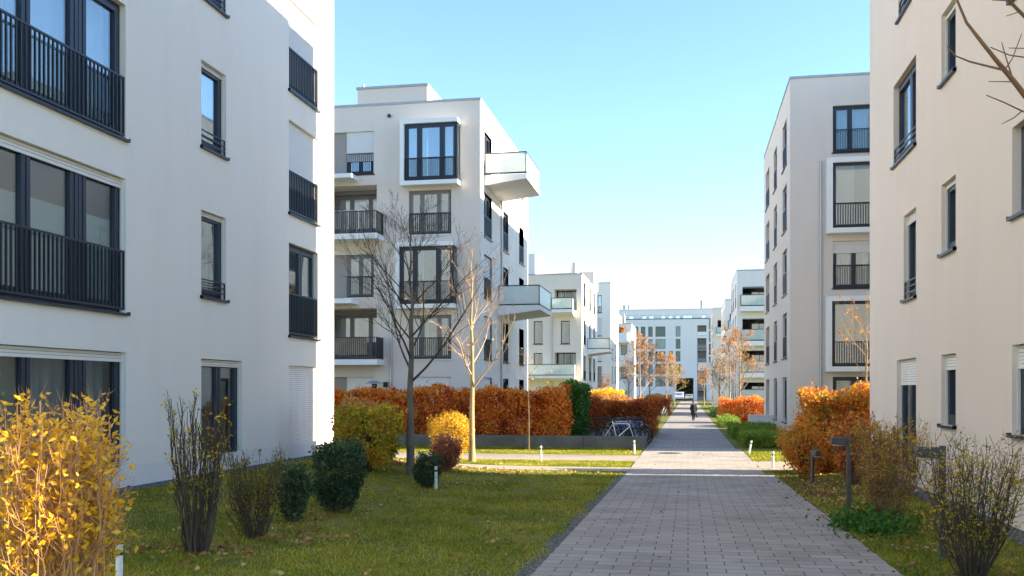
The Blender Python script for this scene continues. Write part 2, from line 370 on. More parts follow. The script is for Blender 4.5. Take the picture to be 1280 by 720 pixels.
def window(bld, F, a0, a1, z0, z1, div=1, rail=0, shut=0, sill=True, cur=None, fr=None, gl=None, rec=.13, sash=.085, lowrail=0, name='window', far=False, blindz=None):
    """div: number of panes or list of relative widths; shut: share of the height covered by a roller shutter"""
    fr = fr or M['anth']; gl = gl or M['glass']
    m = MB(); e = .07; o0, o1 = -rec-.06, -rec+.01
    F.box(m, a0, a1, z1-e, z1, o0, o1); F.box(m, a0, a1, z0, z0+e, o0, o1)
    F.box(m, a0, a0+e, z0+e, z1-e, o0, o1); F.box(m, a1-e, a1, z0+e, z1-e, o0, o1)
    ws = [1]*div if isinstance(div, int) else div
    tot = sum(ws); x = a0+e; W = (a1-a0-2*e); panes = []
    for i, w in enumerate(ws):
        b0, b1 = x, x+W*w/tot; x = b1
        if i: F.box(m, b0-.02, b0+.02, z0+e, z1-e, o0-.001, o1+.004)
        q0, q1, q2, q3 = b0+.015, b1-.015, z0+e+.01, z1-e-.01; s_ = sash
        if not far:
            F.box(m, q0, q1, q3-s_, q3, o0+.01, o1+.02); F.box(m, q0, q1, q2, q2+s_*1.25, o0+.01, o1+.02)
            F.box(m, q0, q0+s_, q2+s_*1.25, q3-s_, o0+.01, o1+.02); F.box(m, q1-s_, q1, q2+s_*1.25, q3-s_, o0+.01, o1+.02)
        panes.append((q0+s_*.9, q1-s_*.9, q2+s_, q3-s_*.9) if not far else (b0, b1, q2, q3))
    w = m.build(name, fr, bld)
    for p in panes:
        g = MB(); F.box(g, *p, -rec-.035, -rec-.02); g.build('pane', gl, w)
    if sill:
        g = MB(); F.box(g, a0-.05, a1+.05, z0-.045, z0-.003, -rec+.01, .065); F.box(g, a0-.05, a0-.03, z0-.045, z0+.02, -.01, .066); F.box(g, a1+.03, a1+.05, z0-.045, z0+.02, -.01, .066); g.build('sill', M['anth'] if fr == M['anth'] else M['trim'], w)
    if rail: railing(w, F, a0+.012, a1-.012, z0+.06, z0+rail, -.03 if rail > .6 else -.03)
    if lowrail:
        g = MB()
        for zz in (z0+.14, z0+.14+lowrail*.5, z0+.14+lowrail): F.box(g, a0+.012, a1-.012, zz-.012, zz+.012, -.04, -.015)
        F.box(g, a0+.012, a0+.035, z0+.02, z0+.14+lowrail, -.041, -.014); F.box(g, a1-.035, a1-.012, z0+.02, z0+.14+lowrail, -.041, -.014)
        g.build('railing', M['rail'], w)
    if shut:
        g = MB(); zb = z1-(z1-z0-.03)*shut; z = z1-.004; oo = -rec+.045
        while z > zb:
            zl = max(z-.052, zb)
            g.hexa([F.P(a0+.02, zl, oo-.012), F.P(a1-.02, zl, oo-.012), F.P(a1-.02, zl, oo+.006), F.P(a0+.02, zl, oo+.006),
                    F.P(a0+.02, z-.006, oo-.012), F.P(a1-.02, z-.006, oo-.012), F.P(a1-.02, z-.006, oo-.002), F.P(a0+.02, z-.006, oo-.002)]); z -= .052
        F.box(g, a0+.01, a1-.01, zb-.03, zb, oo-.012, oo+.01); F.box(g, a0, a0+.02, z0, z1, oo-.02, oo+.018); F.box(g, a1-.02, a1, z0, z1, oo-.02, oo+.018)
        g.build('roller_shutter', M['shutter'], w)
    if cur in ('white', 'grey'): curtain(w, F, a0+.05, a1-.05, z0+.05, z1-.03, -rec-.28, M['curtain' if cur == 'white' else 'curtaind'])
    elif cur == 'part': curtain(w, F, a0+.05, a0+(a1-a0)*.42, z0+.05, z1-.03, -rec-.28, M['curtain']); curtain(w, F, a0+(a1-a0)*.75, a1-.04, z0+.05, z1-.03, -rec-.3, M['curtain'])
    elif cur == 'blind':
        zt = blindz or z0+(z1-z0)*.68
        for p in panes:
            g = MB(); F.box(g, p[0]+.01, p[1]-.01, z0+.08, zt, -rec-.075, -rec-.07); g.build('blind', M['blind'], w)
    return w
def glassbalcony(bld, F, a0, a1, z, dep_, F_side=None, th=.32, h=1.08, panel=None, cap=None, solid=False, slope=True):
    """slab projecting dep_ from facade F between a0 and a1 with floor height z"""
    m = MB(); t2 = th*.45 if slope else th
    m.hexa([F.P(a0, z-th, -.02), F.P(a1, z-th, -.02), F.P(a1, z-t2, dep_), F.P(a0, z-t2, dep_), F.P(a0, z, -.02), F.P(a1, z, -.02), F.P(a1, z, dep_), F.P(a0, z, dep_)])
    b = m.build('balcony', M['trim'], bld)
    g = MB(); i = .04; pm = panel or M['frost']
    F.box(g, a0+i, a0+i+.012, z+.10, z+h-.05, .03, dep_-.06); F.box(g, a1-i-.012, a1-i, z+.10, z+h-.05, .03, dep_-.06)
    n = max(1, round((a1-a0)/1.3))
    for q in range(n):
        w = (a1-a0-.12)/n; F.box(g, a0+.06+q*w+.008, a0+.06+(q+1)*w-.008, z+.10, z+h-.05, dep_-.052, dep_-.04)
    g.build('glass_panel' if not solid else 'parapet_panel', pm, b)
    r = MB(); rr = .045
    for (zz0, zz1) in ((z+.035, z+.10), (z+h-.05, z+h)):
        F.box(r, a0+.02, a0+.02+rr, zz0, zz1, .01, dep_-.02-rr); F.box(r, a1-.02-rr, a1-.02, zz0, zz1, .01, dep_-.02-rr); F.box(r, a0+.02, a1-.02, zz0, zz1, dep_-.02-rr, dep_-.02)
    for aa in (a0+.019, a1-.019-rr): F.box(r, aa, aa+rr, z, z+h-.052, dep_-.021-rr, dep_-.021); F.box(r, aa, aa+rr, z, z+h-.052, .011, .05)
    r.build('railing', cap or M['rail'], b)
    return b
def shell(bld, x0, x1, y0, y1, z0, z1, faces, mat, coping=M['zinc'], name='wall', core=True):
    """faces: dict side -> (Fac, openings); sides: W E S N"""
    m = MB(); done = set()
    for side, (F, ops) in faces.items():
        rng = (y0, y1) if side in 'WE' else (x0, x1)
        facade(m, F, *rng, z0, z1, ops); done.add(side)
    if 'W' not in done: m.quad((x0, y0, z0), (x0, y1, z0), (x0, y1, z1), (x0, y0, z1))
    if 'E' not in done: m.quad((x1, y0, z0), (x1, y1, z0), (x1, y1, z1), (x1, y0, z1))
    if 'S' not in done: m.quad((x0, y0, z0), (x1, y0, z0), (x1, y0, z1), (x0, y0, z1))
    if 'N' not in done: m.quad((x0, y1, z0), (x1, y1, z0), (x1, y1, z1), (x0, y1, z1))
    m.build(name, mat, bld)
    r = MB(); w = .38; e = .035; za, zb = z1-.06, z1+.05
    r.box(x0-e, x1+e, y0-e, y0+w, za, zb); r.box(x0-e, x1+e, y1-w, y1+e, za, zb); r.box(x0-e, x0+w, y0+w, y1-w, za, zb); r.box(x1-w, x1+e, y0+w, y1-w, za, zb)
    r.build('coping', coping, bld)
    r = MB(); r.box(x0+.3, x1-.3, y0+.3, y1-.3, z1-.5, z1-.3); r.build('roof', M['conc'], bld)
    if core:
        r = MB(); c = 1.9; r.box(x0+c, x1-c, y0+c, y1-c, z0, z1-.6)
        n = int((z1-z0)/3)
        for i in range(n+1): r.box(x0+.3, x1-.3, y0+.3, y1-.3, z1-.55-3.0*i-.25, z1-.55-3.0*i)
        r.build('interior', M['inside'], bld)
def pipe(bld, F, a, z0, z1):
    m = MB(); m.tube([F.P(a, z0, .07), F.P(a, z1, .07)], .05, 8); z = z0+.5
    while z < z1: m.tube([F.P(a, z, .07), F.P(a, z+.04, .07)], .062, 8); z += 2.4
    m.build('downpipe', M['silver'], bld, smooth=False)

FWL = Fac(XL, 0, 0, 1, 1, 0)      # street side of the left row (s = Y)
FWR = Fac(XR, 0, 0, 1, -1, 0)     # street side of the right row
def FY(y): return Fac(0, y, 1, 0, 0, -1)

# ================================================================= left near building
b = empty('apartment_building', (XL-5, 16, .4), 'nearest white apartment block filling the left edge, with long anthracite railings', 'apartment building')
ST = 3.06; F0 = CZ+1.36
ops = []; W_ = []
for n in range(-1, 4):
    fz = F0+ST*n
    ops.append((11.55, 15.27, fz, fz+2.37)); W_.append(('big', n))
    if n >= 0: ops.append((17.92, 18.98, fz+.56, fz+2.33))
    else: ops.append((17.92, 19.72, fz, fz+2.35))
    ops.append((22.25, 24.15, fz, fz+2.32))
    ops.append((4.5, 6.4, fz, fz+2.35)); ops.append((8.3, 9.4, fz+.56, fz+2.33))
ZTOP = CZ+14.0
shell(b, XL-18, XL, 2, 25.3, 0, ZTOP, {'E': (FWL, ops)}, M['white'])
for n in range(-1, 4):
    fz = F0+ST*n
    w = window(b, FWL, 11.55, 15.27, fz, fz+2.37, [1.22, 1.17, .22, 1.02], rail=1.1 if n >= 0 else 0, shut=.06 if n < 1 else 0, cur={-1: 'grey', 0: 'blind', 1: 'white'}.get(n, 'white'), gl=M['glass'] if n >= 0 else M['glassf'])
    if n == -1:
        for (u_, v_, c_, kk) in ((115, 481, (.05, .08, .4), 5), (115, 492, (.7, .2, .03), 16), (115, 503, (.15, .4, .04), 16), (3, 492, (.5, .6, .05), 16)):
            y_ = onX(u_, XL-.2); z_ = Zof(v_, XL-.2, y_); g = MB()
            pts = [FWL.P(y_+(.035 if (kk > 5 or q % 2 == 0) else .015)*math.cos(q*2*math.pi/(16 if kk > 5 else 10)), z_+(.035 if (kk > 5 or q % 2 == 0) else .015)*math.sin(q*2*math.pi/(16 if kk > 5 else 10)), -.186) for q in range(16 if kk > 5 else 10)]
            g.poly(pts); g.build('window_sticker', plain('sticker', c_, .5), w)
    if n >= 0: window(b, FWL, 17.92, 18.98, fz+.56, fz+2.33, [.72, .28] if 0 else 1, lowrail=.22, cur='white' if n == 0 else 'part', shut=.04, gl=M['glassd'])
    else: window(b, FWL, 17.92, 19.72, fz, fz+2.35, 2, shut=.05, cur='grey')
    window(b, FWL, 22.25, 24.15, fz, fz+2.32, 2, rail=1.08 if n >= 0 else 0, shut={-1: .985, 0: .0, 1: .70, 2: .9, 3: .4}[n], cur='part', gl=M['glassd'])
    window(b, FWL, 4.5, 6.4, fz, fz+2.35, 2, rail=1.08 if n >= 0 else 0, cur='part'); window(b, FWL, 8.3, 9.4, fz+.56, fz+2.33, 1, cur='part')
m = MB(); FWL.box(m, 2, 25.3, .3, .86, .001, .004); m.build('plinth', M['cool'], b)

# ================================================================= right near building
b = empty('apartment_building', (XR+5, 16, .3), 'cream apartment block filling the right edge, with narrow dark windows of different heights', 'apartment building')
ops = []; wins = []
for n in range(-1, 4):
    fz = F0+ST*n
    if n == -1: wins.append((20.26, 22.05, fz-.02, fz+2.36, dict(div=2, shut=.22, cur='part')))
    elif n == 0: wins.append((20.26, 21.38, fz+.54, fz+2.33, dict(lowrail=.24, shut=.10)))
    elif n == 1: wins.append((20.26, 22.4, fz+.54, fz+2.33, dict(div=[.8, 1.2], lowrail=.24, cur='part')))
    else: wins.append((20.26, 21.9, fz+.54, fz+2.33, dict(div=2, lowrail=.24)))
    wins.append((17.38, 18.32, fz+1.08, fz+2.34, dict(shut=.20 if n == -1 else .05)))
    wins.append((12.5, 14.5, fz+1.08, fz+2.34, dict(div=2, shut=.25 if n == -1 else 0, cur='part')))
for w in wins: ops.append(w[:4])
YN = 8.0
shell(b, XR, XR+12, YN, 25.2, 0, ZTOP, {'W': (FWR, ops)}, M['cream'])
for w in wins: window(b, FWR, *w[:4], **w[4])

# ================================================================= left middle building
YM = 44.3
b = empty('apartment_building', (XL-6, YM, 0), 'apartment block behind the two bare trees, with bay windows and glass balconies', 'apartment building')
F = FY(YM)
def zf(v, u, Y=YM): return Zof(v, onY(u, Y), Y)
FL = [CZ-1.5, CZ+1.5, CZ+4.5, CZ+7.5, CZ+10.5]
ZM = CZ+13.9
xo = lambda u, Y=YM: onY(u, Y)
a0, a1 = xo(433), xo(467); p0 = xo(409)
L0, L1 = xo(405), xo(471)
f0, f1 = xo(511), xo(564)
opsS = [(p0, a1, FL[4]+.02, FL[4]+2.12), (p0, a1, FL[2]+.02, FL[2]+2.12),
        (L0, L1, FL[3], FL[3]+2.5, 1.5), (L0, L1, FL[1], FL[1]+2.5, 1.5), (p0, a1, FL[0], FL[0]+2.15),
        (f0, f1, FL[3]+.0, FL[3]+2.13), (f0, f1, FL[1], FL[1]+2.13), (f0, f1, FL[0], FL[0]+2.15)]
B1 = (xo(505, YM-.6), xo(571, YM-.6), FL[4]-.52, FL[4]+2.2); B2 = (xo(499, YM-.6), xo(567, YM-.6), FL[2]-.39, FL[2]+2.36)
opsS += [B1, B2]
Xm = -9.73
FWm = Fac(Xm, 0, 0, 1, 1, 0)
opsE = []; wE = []
for n in range(5):
    fz = FL[n]
    wE.append((45.15, 47.0, fz, fz+2.13, dict(div=2, rail=1.05 if n else 0, shut={0: .5, 1: .5, 2: .5, 3: 0, 4: 0}[n])))
    wE.append((50.0, 51.5, fz+(.0 if n != 2 else .9), fz+2.13, dict(div=1, rail=1.05 if n in (1, 3) else 0)))
    wE.append((54.9, 56.5, fz+(.9 if n == 4 else 0), fz+2.13, dict(div=1, rail=1.05 if n in (1, 2, 3) else 0, rec=.6)))
for w in wE: opsE.append((*w[:4], .7 if w[4].get('rec') else .24))
shell(b, Xm-17, Xm, YM, 58, -.4, ZM, {'S': (F, opsS), 'E': (FWm, opsE)}, M['taupe'])
# the street side is painted white: a render coat a few millimetres proud of the shell
m = MB(); FWp = Fac(Xm+.004, 0, 0, 1, 1, 0); facade(m, FWp, YM-.004, 58, -.4, ZM-.06, opsE, .03); m.build('white_render', M['white'], b)
for w in wE: window(b, FWm, *w[:4], sill=True, **w[4])
for (z, sh) in ((FL[4], .68), (FL[2], 0)):
    window(b, F, a0, a1, z+.02, z+2.12, 2, rail=1.05, shut=sh, fr=M['anth'] if sh else M['gframe'], cur='part', gl=M['glassd'])
    g = MB(); F.box(g, p0+.01, a0-.003, z+.03, z+2.11, -.22, -.12); g.build('cladding_panel', M['brown'], b)
window(b, F, a0, a1, FL[0], FL[0]+2.15, 2, fr=M['gframe'], shut=.4)
g = MB(); F.box(g, p0+.01, a0-.003, FL[0], FL[0]+2.14, -.22, -.12); g.build('cladding_panel', M['brown'], b)
for n, mt in ((3, 'wood'), (1, 'bamboo')):
    z = FL[n]; Fi = FY(YM+1.5)
    window(b, Fi, L0+.02, L1-.02, z+.03, z+2.3, [1, 1.2, .9], fr=M['gframe'], cur='part', rec=.0, sill=False, gl=M['glassd'])
    g = MB(); F.box(g, L0+.02, L1-.02, z+2.3, z+2.49, -1.48, -1.2); g.build('awning_box', M['gframe'], b)
    bx1 = xo(472, YM-1.0)
    m = MB(); F.box(m, L0-1.0, bx1, z-.28, z-.02, -.02, 1.1); bal = m.build('balcony', M['trim'], b)
    railing(bal, F, L0-.9, bx1-.04, z-.0, z+1.05, 1.04)
    sd = Fac(bx1-.05, 0, 0, -1, 1, 0); railing(bal, sd, -YM+.02, -YM+1.04, z, z+1.05, 0)
    m = MB()
    if mt == 'wood':
        x = L0-.8
        while x < bx1-.5: F.box(m, x, x+.20, z+.22, z+1.1, .97, .995); x += .27
        y = -YM+.5
        while y < -YM+1.0: sd.box(m, y, y+.12, z+.22, z+1.1, -.055, -.035); y += .17
    else:
        x = L0-.8
        while x < bx1-.55: F.box(m, x, x+.05, z+.2, z+1.04, .97, .99); x += .056
    m.build('privacy_screen', M[mt], bal)
for n in (4, 2):   # canopy slab ends above the loggias
    m = MB(); zz = FL[n]-.32; xe = xo(440, YM-1.0)
    m.prism([(L0-1, YM-1.1), (xe, YM-1.1), (xe, YM-.02), (L0-1, YM-.02)], zz-.02, zz+.18); m.build('canopy', M['trim'], b)
window(b, F, f0, f1, FL[3], FL[3]+2.13, [.8, 1.2, .8], rail=1.05, fr=M['gframe'], gl=M['glassd'])
window(b, F, f0, f1, FL[1], FL[1]+2.13, [.8, 1.2, .8], rail=1.05, fr=M['gframe'], gl=M['glassd'], cur='part')
window(b, F, f0, f1, FL[0], FL[0]+2.15, 1, shut=.97)
def bay(bld, F, a0, a1, z0, z1, dp=.65, t=.2, div=(.9, 1.5, .9), openright=True, side=1):
    m = MB()
    F.box(m, a0-t, a1+.04, z1, z1+t, -.02, dp); F.box(m, a0-t, a1+.04, z0-t, z0, -.02, dp); 
    if side: F.box(m, a0-t, a0-.002, z0, z1, -.02, dp)
    by = m.build('bay_frame', M['trim'], bld)
    Fb = Fac(F.o[0]+F.n[0]*(dp-.06), F.o[1]+F.n[1]*(dp-.06), *F.t, *F.n)
    w = window(bld, Fb, a0, a1, z0, z1, list(div), rail=1.1, rec=.10, sill=False, gl=M['glassd'], sash=.11 if len(div) > 1 else .06, name='bay_window', cur='part')
    Fs = Fac(a1, F.o[1], 0, -1, 1, 0)
    g = MB(); Fs.box(g, 0.0, dp-.13, z0, z0+.32, -.05, 0); Fs.box(g, 0, dp-.13, z1-.14, z1, -.05, 0); Fs.box(g, 0, .08, z0+.32, z1-.14, -.05, 0); Fs.box(g, dp-.22, dp-.13, z0+.32, z1-.14, -.05, 0); g.build('side_frame', M['anth'], w)
    g = MB(); Fs.box(g, .08, dp-.22, z0+.32, z1-.14, -.03, -.015); g.build('pane', M['glassd'], w)
    return w
bay(b, F, *B1); bay(b, F, *B2)
pipe(b, F, xo(489.5), FL[0]+.3, FL[2]+.3); pipe(b, FWm, 49.3, 0, FL[3]+2.6)
g = MB(); F.box(g, xo(485.5), xo(488.5), zf(147, 487), zf(143.5, 487), -.0, .14); g.build('vent', M['black'], b)
g = MB(); F.box(g, xo(480.5), xo(485), zf(484, 483), zf(477.5, 483), 0, .2); g.build('wall_lamp', M['black'], b)
glassbalcony(b, FWm, 45.2, 49.4, FL[4]-.05, 2.1, th=.5)
glassbalcony(b, FWm, 48.7, 53.0, FL[2]-.1, 2.2, th=.5)
# roof house
Yp = 49.5
m = MB(); m.box(onY(447, Yp), onY(534, Yp), Yp, 55.5, ZM-.4, Zof(109, onY(500, Yp), Yp)); m.build('roof_house', M['taupe'], b)
zt = Zof(109, onY(500, Yp), Yp)
m = MB(); m.box(onY(447, Yp)-.06, onY(534, Yp)+.06, Yp-.06, 55.56, zt, zt+.12); m.build('roof_house_coping', M['zinc'], b)
m = MB(); m.tube([(onY(451, Yp), Yp+.4, zt), (onY(451, Yp), Yp+.4, zt+.4)], .08, 8); m.build('vent_pipe', M['silver'], b)

# ================================================================= right middle building
YR = 44.2
b = empty('apartment_building', (XR+5, YR, 0), 'pale apartment block with white framed bay windows just beyond the cream block', 'apartment building')
F = FY(YR); ZR = CZ+14.0
xo = lambda u: onY(u, YR)
g0, g1 = xo(1041), xo(1094)
Br1 = (onY(1041, YR-.55), xo(1106), FL[3]-.37, FL[3]+2.5); Br2 = (onY(1040, YR-.55), xo(1106), FL[1]-.45, FL[1]+2.42)
opsS = [(g0, g1, FL[4]+.05, FL[4]+2.15), (g0, g1, FL[2]+.02, FL[2]+2.13), (g0, g1, FL[0], FL[0]+2.1), Br1, Br2]
opsW = []; wW = []
for n in range(5):
    fz = FL[n]
    wW.append((45.7, 47.7, fz, fz+2.13, dict(div=2, rail=1.05 if n else 0)))
    wW.append((50.7, 52.5, fz-.0, fz+2.13, dict(div=2, rail=1.05 if n else 0)))
    wW.append((55.3, 57.7, fz, fz+2.13, dict(div=1, rail=1.05 if n else 0, rec=.6)))
for w in wW: opsW.append((*w[:4], .7 if w[4].get('rec') else .24))
shell(b, XR, XR+14, YR, 59, -.4, ZR, {'S': (F, opsS), 'W': (FWR, opsW)}, M['taupe'])
shell(b, XR+4.6, XR+18, 37.2, YR-.01, -.4, ZR, {}, M['taupe'], name='unseen_shade_wing', core=False)  # unseen wing added so that its shadow ends the sunlit strip
for w in wW: window(b, FWR, *w[:4], sill=True, **w[4])
window(b, F, g0, g1, FL[4]+.05, FL[4]+2.15, [1, 1.5], rail=1.05, cur='white', sill=True)
window(b, F, g0, g1, FL[2]+.02, FL[2]+2.13, 2, rail=1.05, shut=.24, cur='part', gl=M['glassd'])
window(b, F, g0, g1, FL[0], FL[0]+2.1, 2, cur='part')
bay(b, F, *Br1, dp=.6, t=.22, div=(1,)); bay(b, F, *Br2, dp=.6, t=.22, div=(1,))
pipe(b, F, xo(1026), 0, CZ+10.2)

# ================================================================= third left building (4 storeys)
Y3 = 88.5
b = empty('apartment_building', (XL-6, Y3, 0), 'four storey cream block on the left with recessed loggias and a chimney pipe', 'apartment building')
F = FY(Y3); Z3 = CZ+10.9
xo = lambda u: onY(u, Y3)
zz = lambda v, u=700: Zof(v, xo(u), Y3)
ops3 = [(xo(693), xo(721), zz(388), zz(361.5), 1.6), (xo(667), xo(678), zz(430), zz(401)), (xo(701), xo(712), zz(430), zz(401)), (xo(667), xo(678), zz(468), zz(441)), (xo(693), xo(720), zz(469), zz(440.5), 1.6)]
opsE = []; wE = []
for zc in (8.0, 4.4, 1.0, -1.8):
    for (ya, yb) in ((89.8, 92.0), (95, 97), (99.4, 101.4)): wE.append((ya, yb, CZ+zc, CZ+zc+2.3 if zc > 0 else CZ+zc+1.6))
F3E = Fac(Xm, 0, 0, 1, 1, 0)
shell(b, Xm-18, Xm, Y3, 103, -.4, Z3, {'S': (F, ops3), 'E': (F3E, wE)}, M['cream'])
m = MB(); facade(m, Fac(Xm+.006, 0, 0, 1, 1, 0), Y3-.006, 103, -.4, Z3-.06, wE, .03); m.build('white_render', M['white'], b)
for w in wE: window(b, F3E, *w, 1, rail=.9 if w[2] > CZ else 0, far=True)
for o in ops3[1:4]: window(b, F, *o[:4], 1, rail=.0, far=True, gl=M['glassd'], cur='part')
for o in (ops3[0], ops3[4]): window(b, FY(Y3+1.6), o[0]+.05, o[1]-.05, o[2], o[3], 3, far=True, rec=0, sill=False, cur='part')
glassbalcony(b, F, xo(692), xo(718), zz(388.5), 1.6, th=.6); glassbalcony(b, F, xo(652), xo(720), zz(470), 1.5, th=.5)
glassbalcony(b, F3E, 93.2, 98.2, zz(434, 727), 2.2, th=.5)
pipe(b, F, xo(690), 0, zz(395))
m = MB(); m.tube([(xo(714), Y3+3, Z3-.2), (xo(715), Y3+3, Z3+1.4)], .42, 12); m.build('chimney', M['cream'], b)
m = MB(); m.box(onY(655, Y3+2), onY(669, Y3+2), Y3+2, Y3+12, Z3-.3, Zof(316, onY(665, 90), 90)); m.build('roof_house', M['cool'], b)
m = MB(); m.box(onY(680, 98), onY(742, 98), 98, 102.7, Z3-.3, Zof(340, onY(720, 98), 98)); m.build('roof_storey', M['cream'], b)

# ================================================================= fourth left
Y4 = 122
b = empty('apartment_building', (XL-6, Y4, 0), 'tall white block behind the four storey cream block, one blue window high up', 'apartment building')
F = FY(Y4); Z4 = CZ+13.8; xo = lambda u: onY(u, Y4); zz = lambda v: Zof(v, xo(750), Y4)
o4 = [(xo(747), xo(752), zz(391), zz(369)), (xo(747), xo(752), zz(420), zz(398)), (xo(747), xo(752), zz(452), zz(430)), (xo(747), xo(752), zz(484), zz(458))]
wE = [(ya, ya+1.8, CZ+zc, CZ+zc+2.2) for zc in (10, 7, 4, 1) for ya in (124, 129)]
shell(b, Xm-16, Xm, Y4, 136, -.4, Z4, {'S': (F, o4), 'E': (F3E, wE)}, M['white'])
for i, o in enumerate(o4): window(b, F, *o, 1, far=True, shut=.97 if i in (1, 2) else 0, gl=M['glassd'])
for w in wE: window(b, F3E, *w, 1, far=True)
# ================================================================= fifth left with solid parapets
Y5 = 168
b = empty('apartment_building', (XL-6, Y5, 0), 'small far white block on the left with solid balcony parapets and roof terrace', 'apartment building')
F = FY(Y5); Z5 = CZ+11.7; xo = lambda u: onY(u, Y5); zz = lambda v: Zof(v, xo(780), Y5)
o5 = [(xo(767), xo(772), zz(v0), zz(v1)) for v0, v1 in ((443, 430), (472, 459), (500, 487))]+[(xo(776), xo(784), zz(v0), zz(v1)) for v0, v1 in ((443, 431), (473, 460), (500, 489))]
wE = [(ya, ya+2, CZ+zc, CZ+zc+2.2) for zc in (7.6, 4.2, .8) for ya in (170, 175)]
shell(b, Xm-16, Xm, Y5, 182, -.4, Z5, {'S': (F, o5), 'E': (F3E, wE)}, M['white'])
for o in o5: window(b, F, *o, 1, far=True)
for w in wE: window(b, F3E, *w, 1, far=True)
for (u0, u1, vv, hh) in ((762, 785, 429, 1.7), (762, 784, 459, 1.6), (762, 784, 488, 1.7)):
    m = MB(); F.box(m, xo(u0), xo(u1), zz(vv), zz(vv)+.25, -.01, 2.2); F.box(m, xo(u0), xo(u1), zz(vv)+.25, zz(vv)+hh, 2.0, 2.2); F.box(m, xo(u1)-.2, xo(u1), zz(vv)+.25, zz(vv)+hh, 0, 1.998)
    m.build('balcony', M['trim'], b)
m = MB(); m.box(onY(756, 171), onY(774, 171), 171, 178, Z5-.3, Z5+1.9); m.build('roof_house', M['white'], b)
t = empty('planter_hedge', (xo(773), Y5-1.6, zz(415)), 'strip of orange and yellow plants along the top balcony of the far left block', 'plant')
n = 700; P = np.stack([RNG.uniform(xo(764), xo(782), n), RNG.uniform(Y5-1.9, Y5-1.3, n), zz(415)-.3+RNG.uniform(0, 1.1, n)], 1)
leaves('foliage', P, .3, LF['orange'], t)
m = MB(); m.box(xo(764), xo(782), Y5-1.9, Y5-1.3, zz(429)+.25, zz(415)-.3); m.build('planter', M['brown'], t)
t = empty('parasol', (xo(779), Y5+2, Z5), 'closed beige parasol standing on the roof terrace at the far left of the street', 'parasol')
m = MB(); m.tube([(xo(779), Y5+2, Z5-.3), (xo(779), Y5+2, Z5+2.0)], .05, 6); m.build('pole', M['silver'], t)
m = MB(); m.lathe([(.22, Z5+.3), (.30, Z5+.9), (.16, Z5+1.6), (.03, Z5+2.0)], xo(779), Y5+2, 8); m.build('canopy', M['bamboo'], t)

# ================================================================= end building
YE = 226
b = empty('apartment_building', (-2, YE, 0), 'long white block closing the far end of the street, with a dark passage', 'apartment building')
F = FY(YE); xo = lambda u: onY(u, YE); zz = lambda v: Zof(v, xo(840), YE)
zoom = lambda x: xo(760+x/6.)
oe = []; we = []
xs = [(152, 180), (205, 227), (247, 280), (302, 335), (356, 430), (508, 543)]
for (v0, v1) in ((408, 420.7), (423.7, 436), (439, 451.8), (455, 467.5), (470.5, 483)):
    for (q0, q1) in xs:
        if v0 > 470 and q0 > 500: continue
        we.append((zoom(q0), zoom(q1), zz(v1), zz(v0), 2 if q1-q0 > 50 else 1))
    if v0 > 436: we.append((zoom(455), zoom(485), zz(v1), zz(v0), 1))
for v0, v1 in ((398, 412), (414, 428), (430, 444), (446, 454)): we.append((zoom(757), zoom(781), zz(v1), zz(v0), 1))
oe = [w[:4] for w in we]
oe.append((zoom(510), zoom(642), zz(502)+.02, zz(472.5), 12))
logs = [(zoom(670), zoom(738), zz(v1), zz(v0), 1.8) for v0, v1 in ((407, 420.5), (422, 436.5), (438, 453), (455, 468), (471, 486), (488, 501))]
oe += logs
x0e, x1e = onY(690, YE), onY(960, YE); ze = zz(399)
# wall built with a deep passage: solid sides only
m = MB(); facade(m, F, x0e, x1e, -.4, ze, oe)
m.quad((x0e, YE, -.4), (x0e, YE+12, -.4), (x0e, YE+12, ze), (x0e, YE, ze)); m.quad((x1e, YE, -.4), (x1e, YE+12, -.4), (x1e, YE+12, ze), (x1e, YE, ze))
FB = Fac(0, YE+12, 1, 0, 0, 1); facade(m, FB, x0e, x1e, -.4, ze, [oe[len(we)][:4]], .01)
m.build('wall', M['cool'], b)
for w in we: window(b, F, *w[:4], w[4], far=True, gl=M['glassf'], sill=False, cur='white' if random.random() < .3 else None)
for o in logs:
    m = MB(); F.box(m, o[0]+.01, o[1]-.01, o[2]+.002, o[3]-.005, -1.85, -1.78); m.build('loggia_wall', M['brown'], b)
    m = MB(); F.box(m, o[0]+.01, o[1]-.01, o[2]-.45, o[2]+.001, -1.7, .12); F.box(m, o[0]+.02, o[1]-.02, o[2]+.1, o[2]+1.0, .0, .06); m.build('balcony', M['trim'] if o[2] > zz(430) else M['gframe'], b)
m = MB(); m.box(x0e, x1e, YE, YE+12, ze, ze+.2); m.build('roof', M['zinc'], b)
F2 = FY(YE+2.2); ot = [(zoom(a_), zoom(b_), zz(398.3), zz(393.2)) for a_, b_ in ((152, 190), (252, 288), (305, 342), (395, 430), (450, 485), (505, 540), (562, 635), (700, 737))]
m = MB(); zt = zz(386); facade(m, F2, x0e, zoom(855), ze+.2, zt, ot); m.quad((zoom(855), YE+2.2, ze+.2), (zoom(855), YE+12, ze+.2), (zoom(855), YE+12, zt), (zoom(855), YE+2.2, zt)); m.box(x0e, zoom(855), YE+2.0, YE+12, zt, zt+.2); m.build('top_storey', M['cool'], b)
for o in ot: window(b, F2, *o, 2 if o[1]-o[0] > 1.6 else 1, far=True, gl=M['glassf'], sill=False)
m = MB(); F.box(m, x0e+.1, x1e-.1, ze+.95, ze+1.0, -.3, -.25); F.box(m, x0e+.1, x1e-.1, ze+.5, ze+.53, -.3, -.25); m.build('terrace_rail', M['silver'], b)
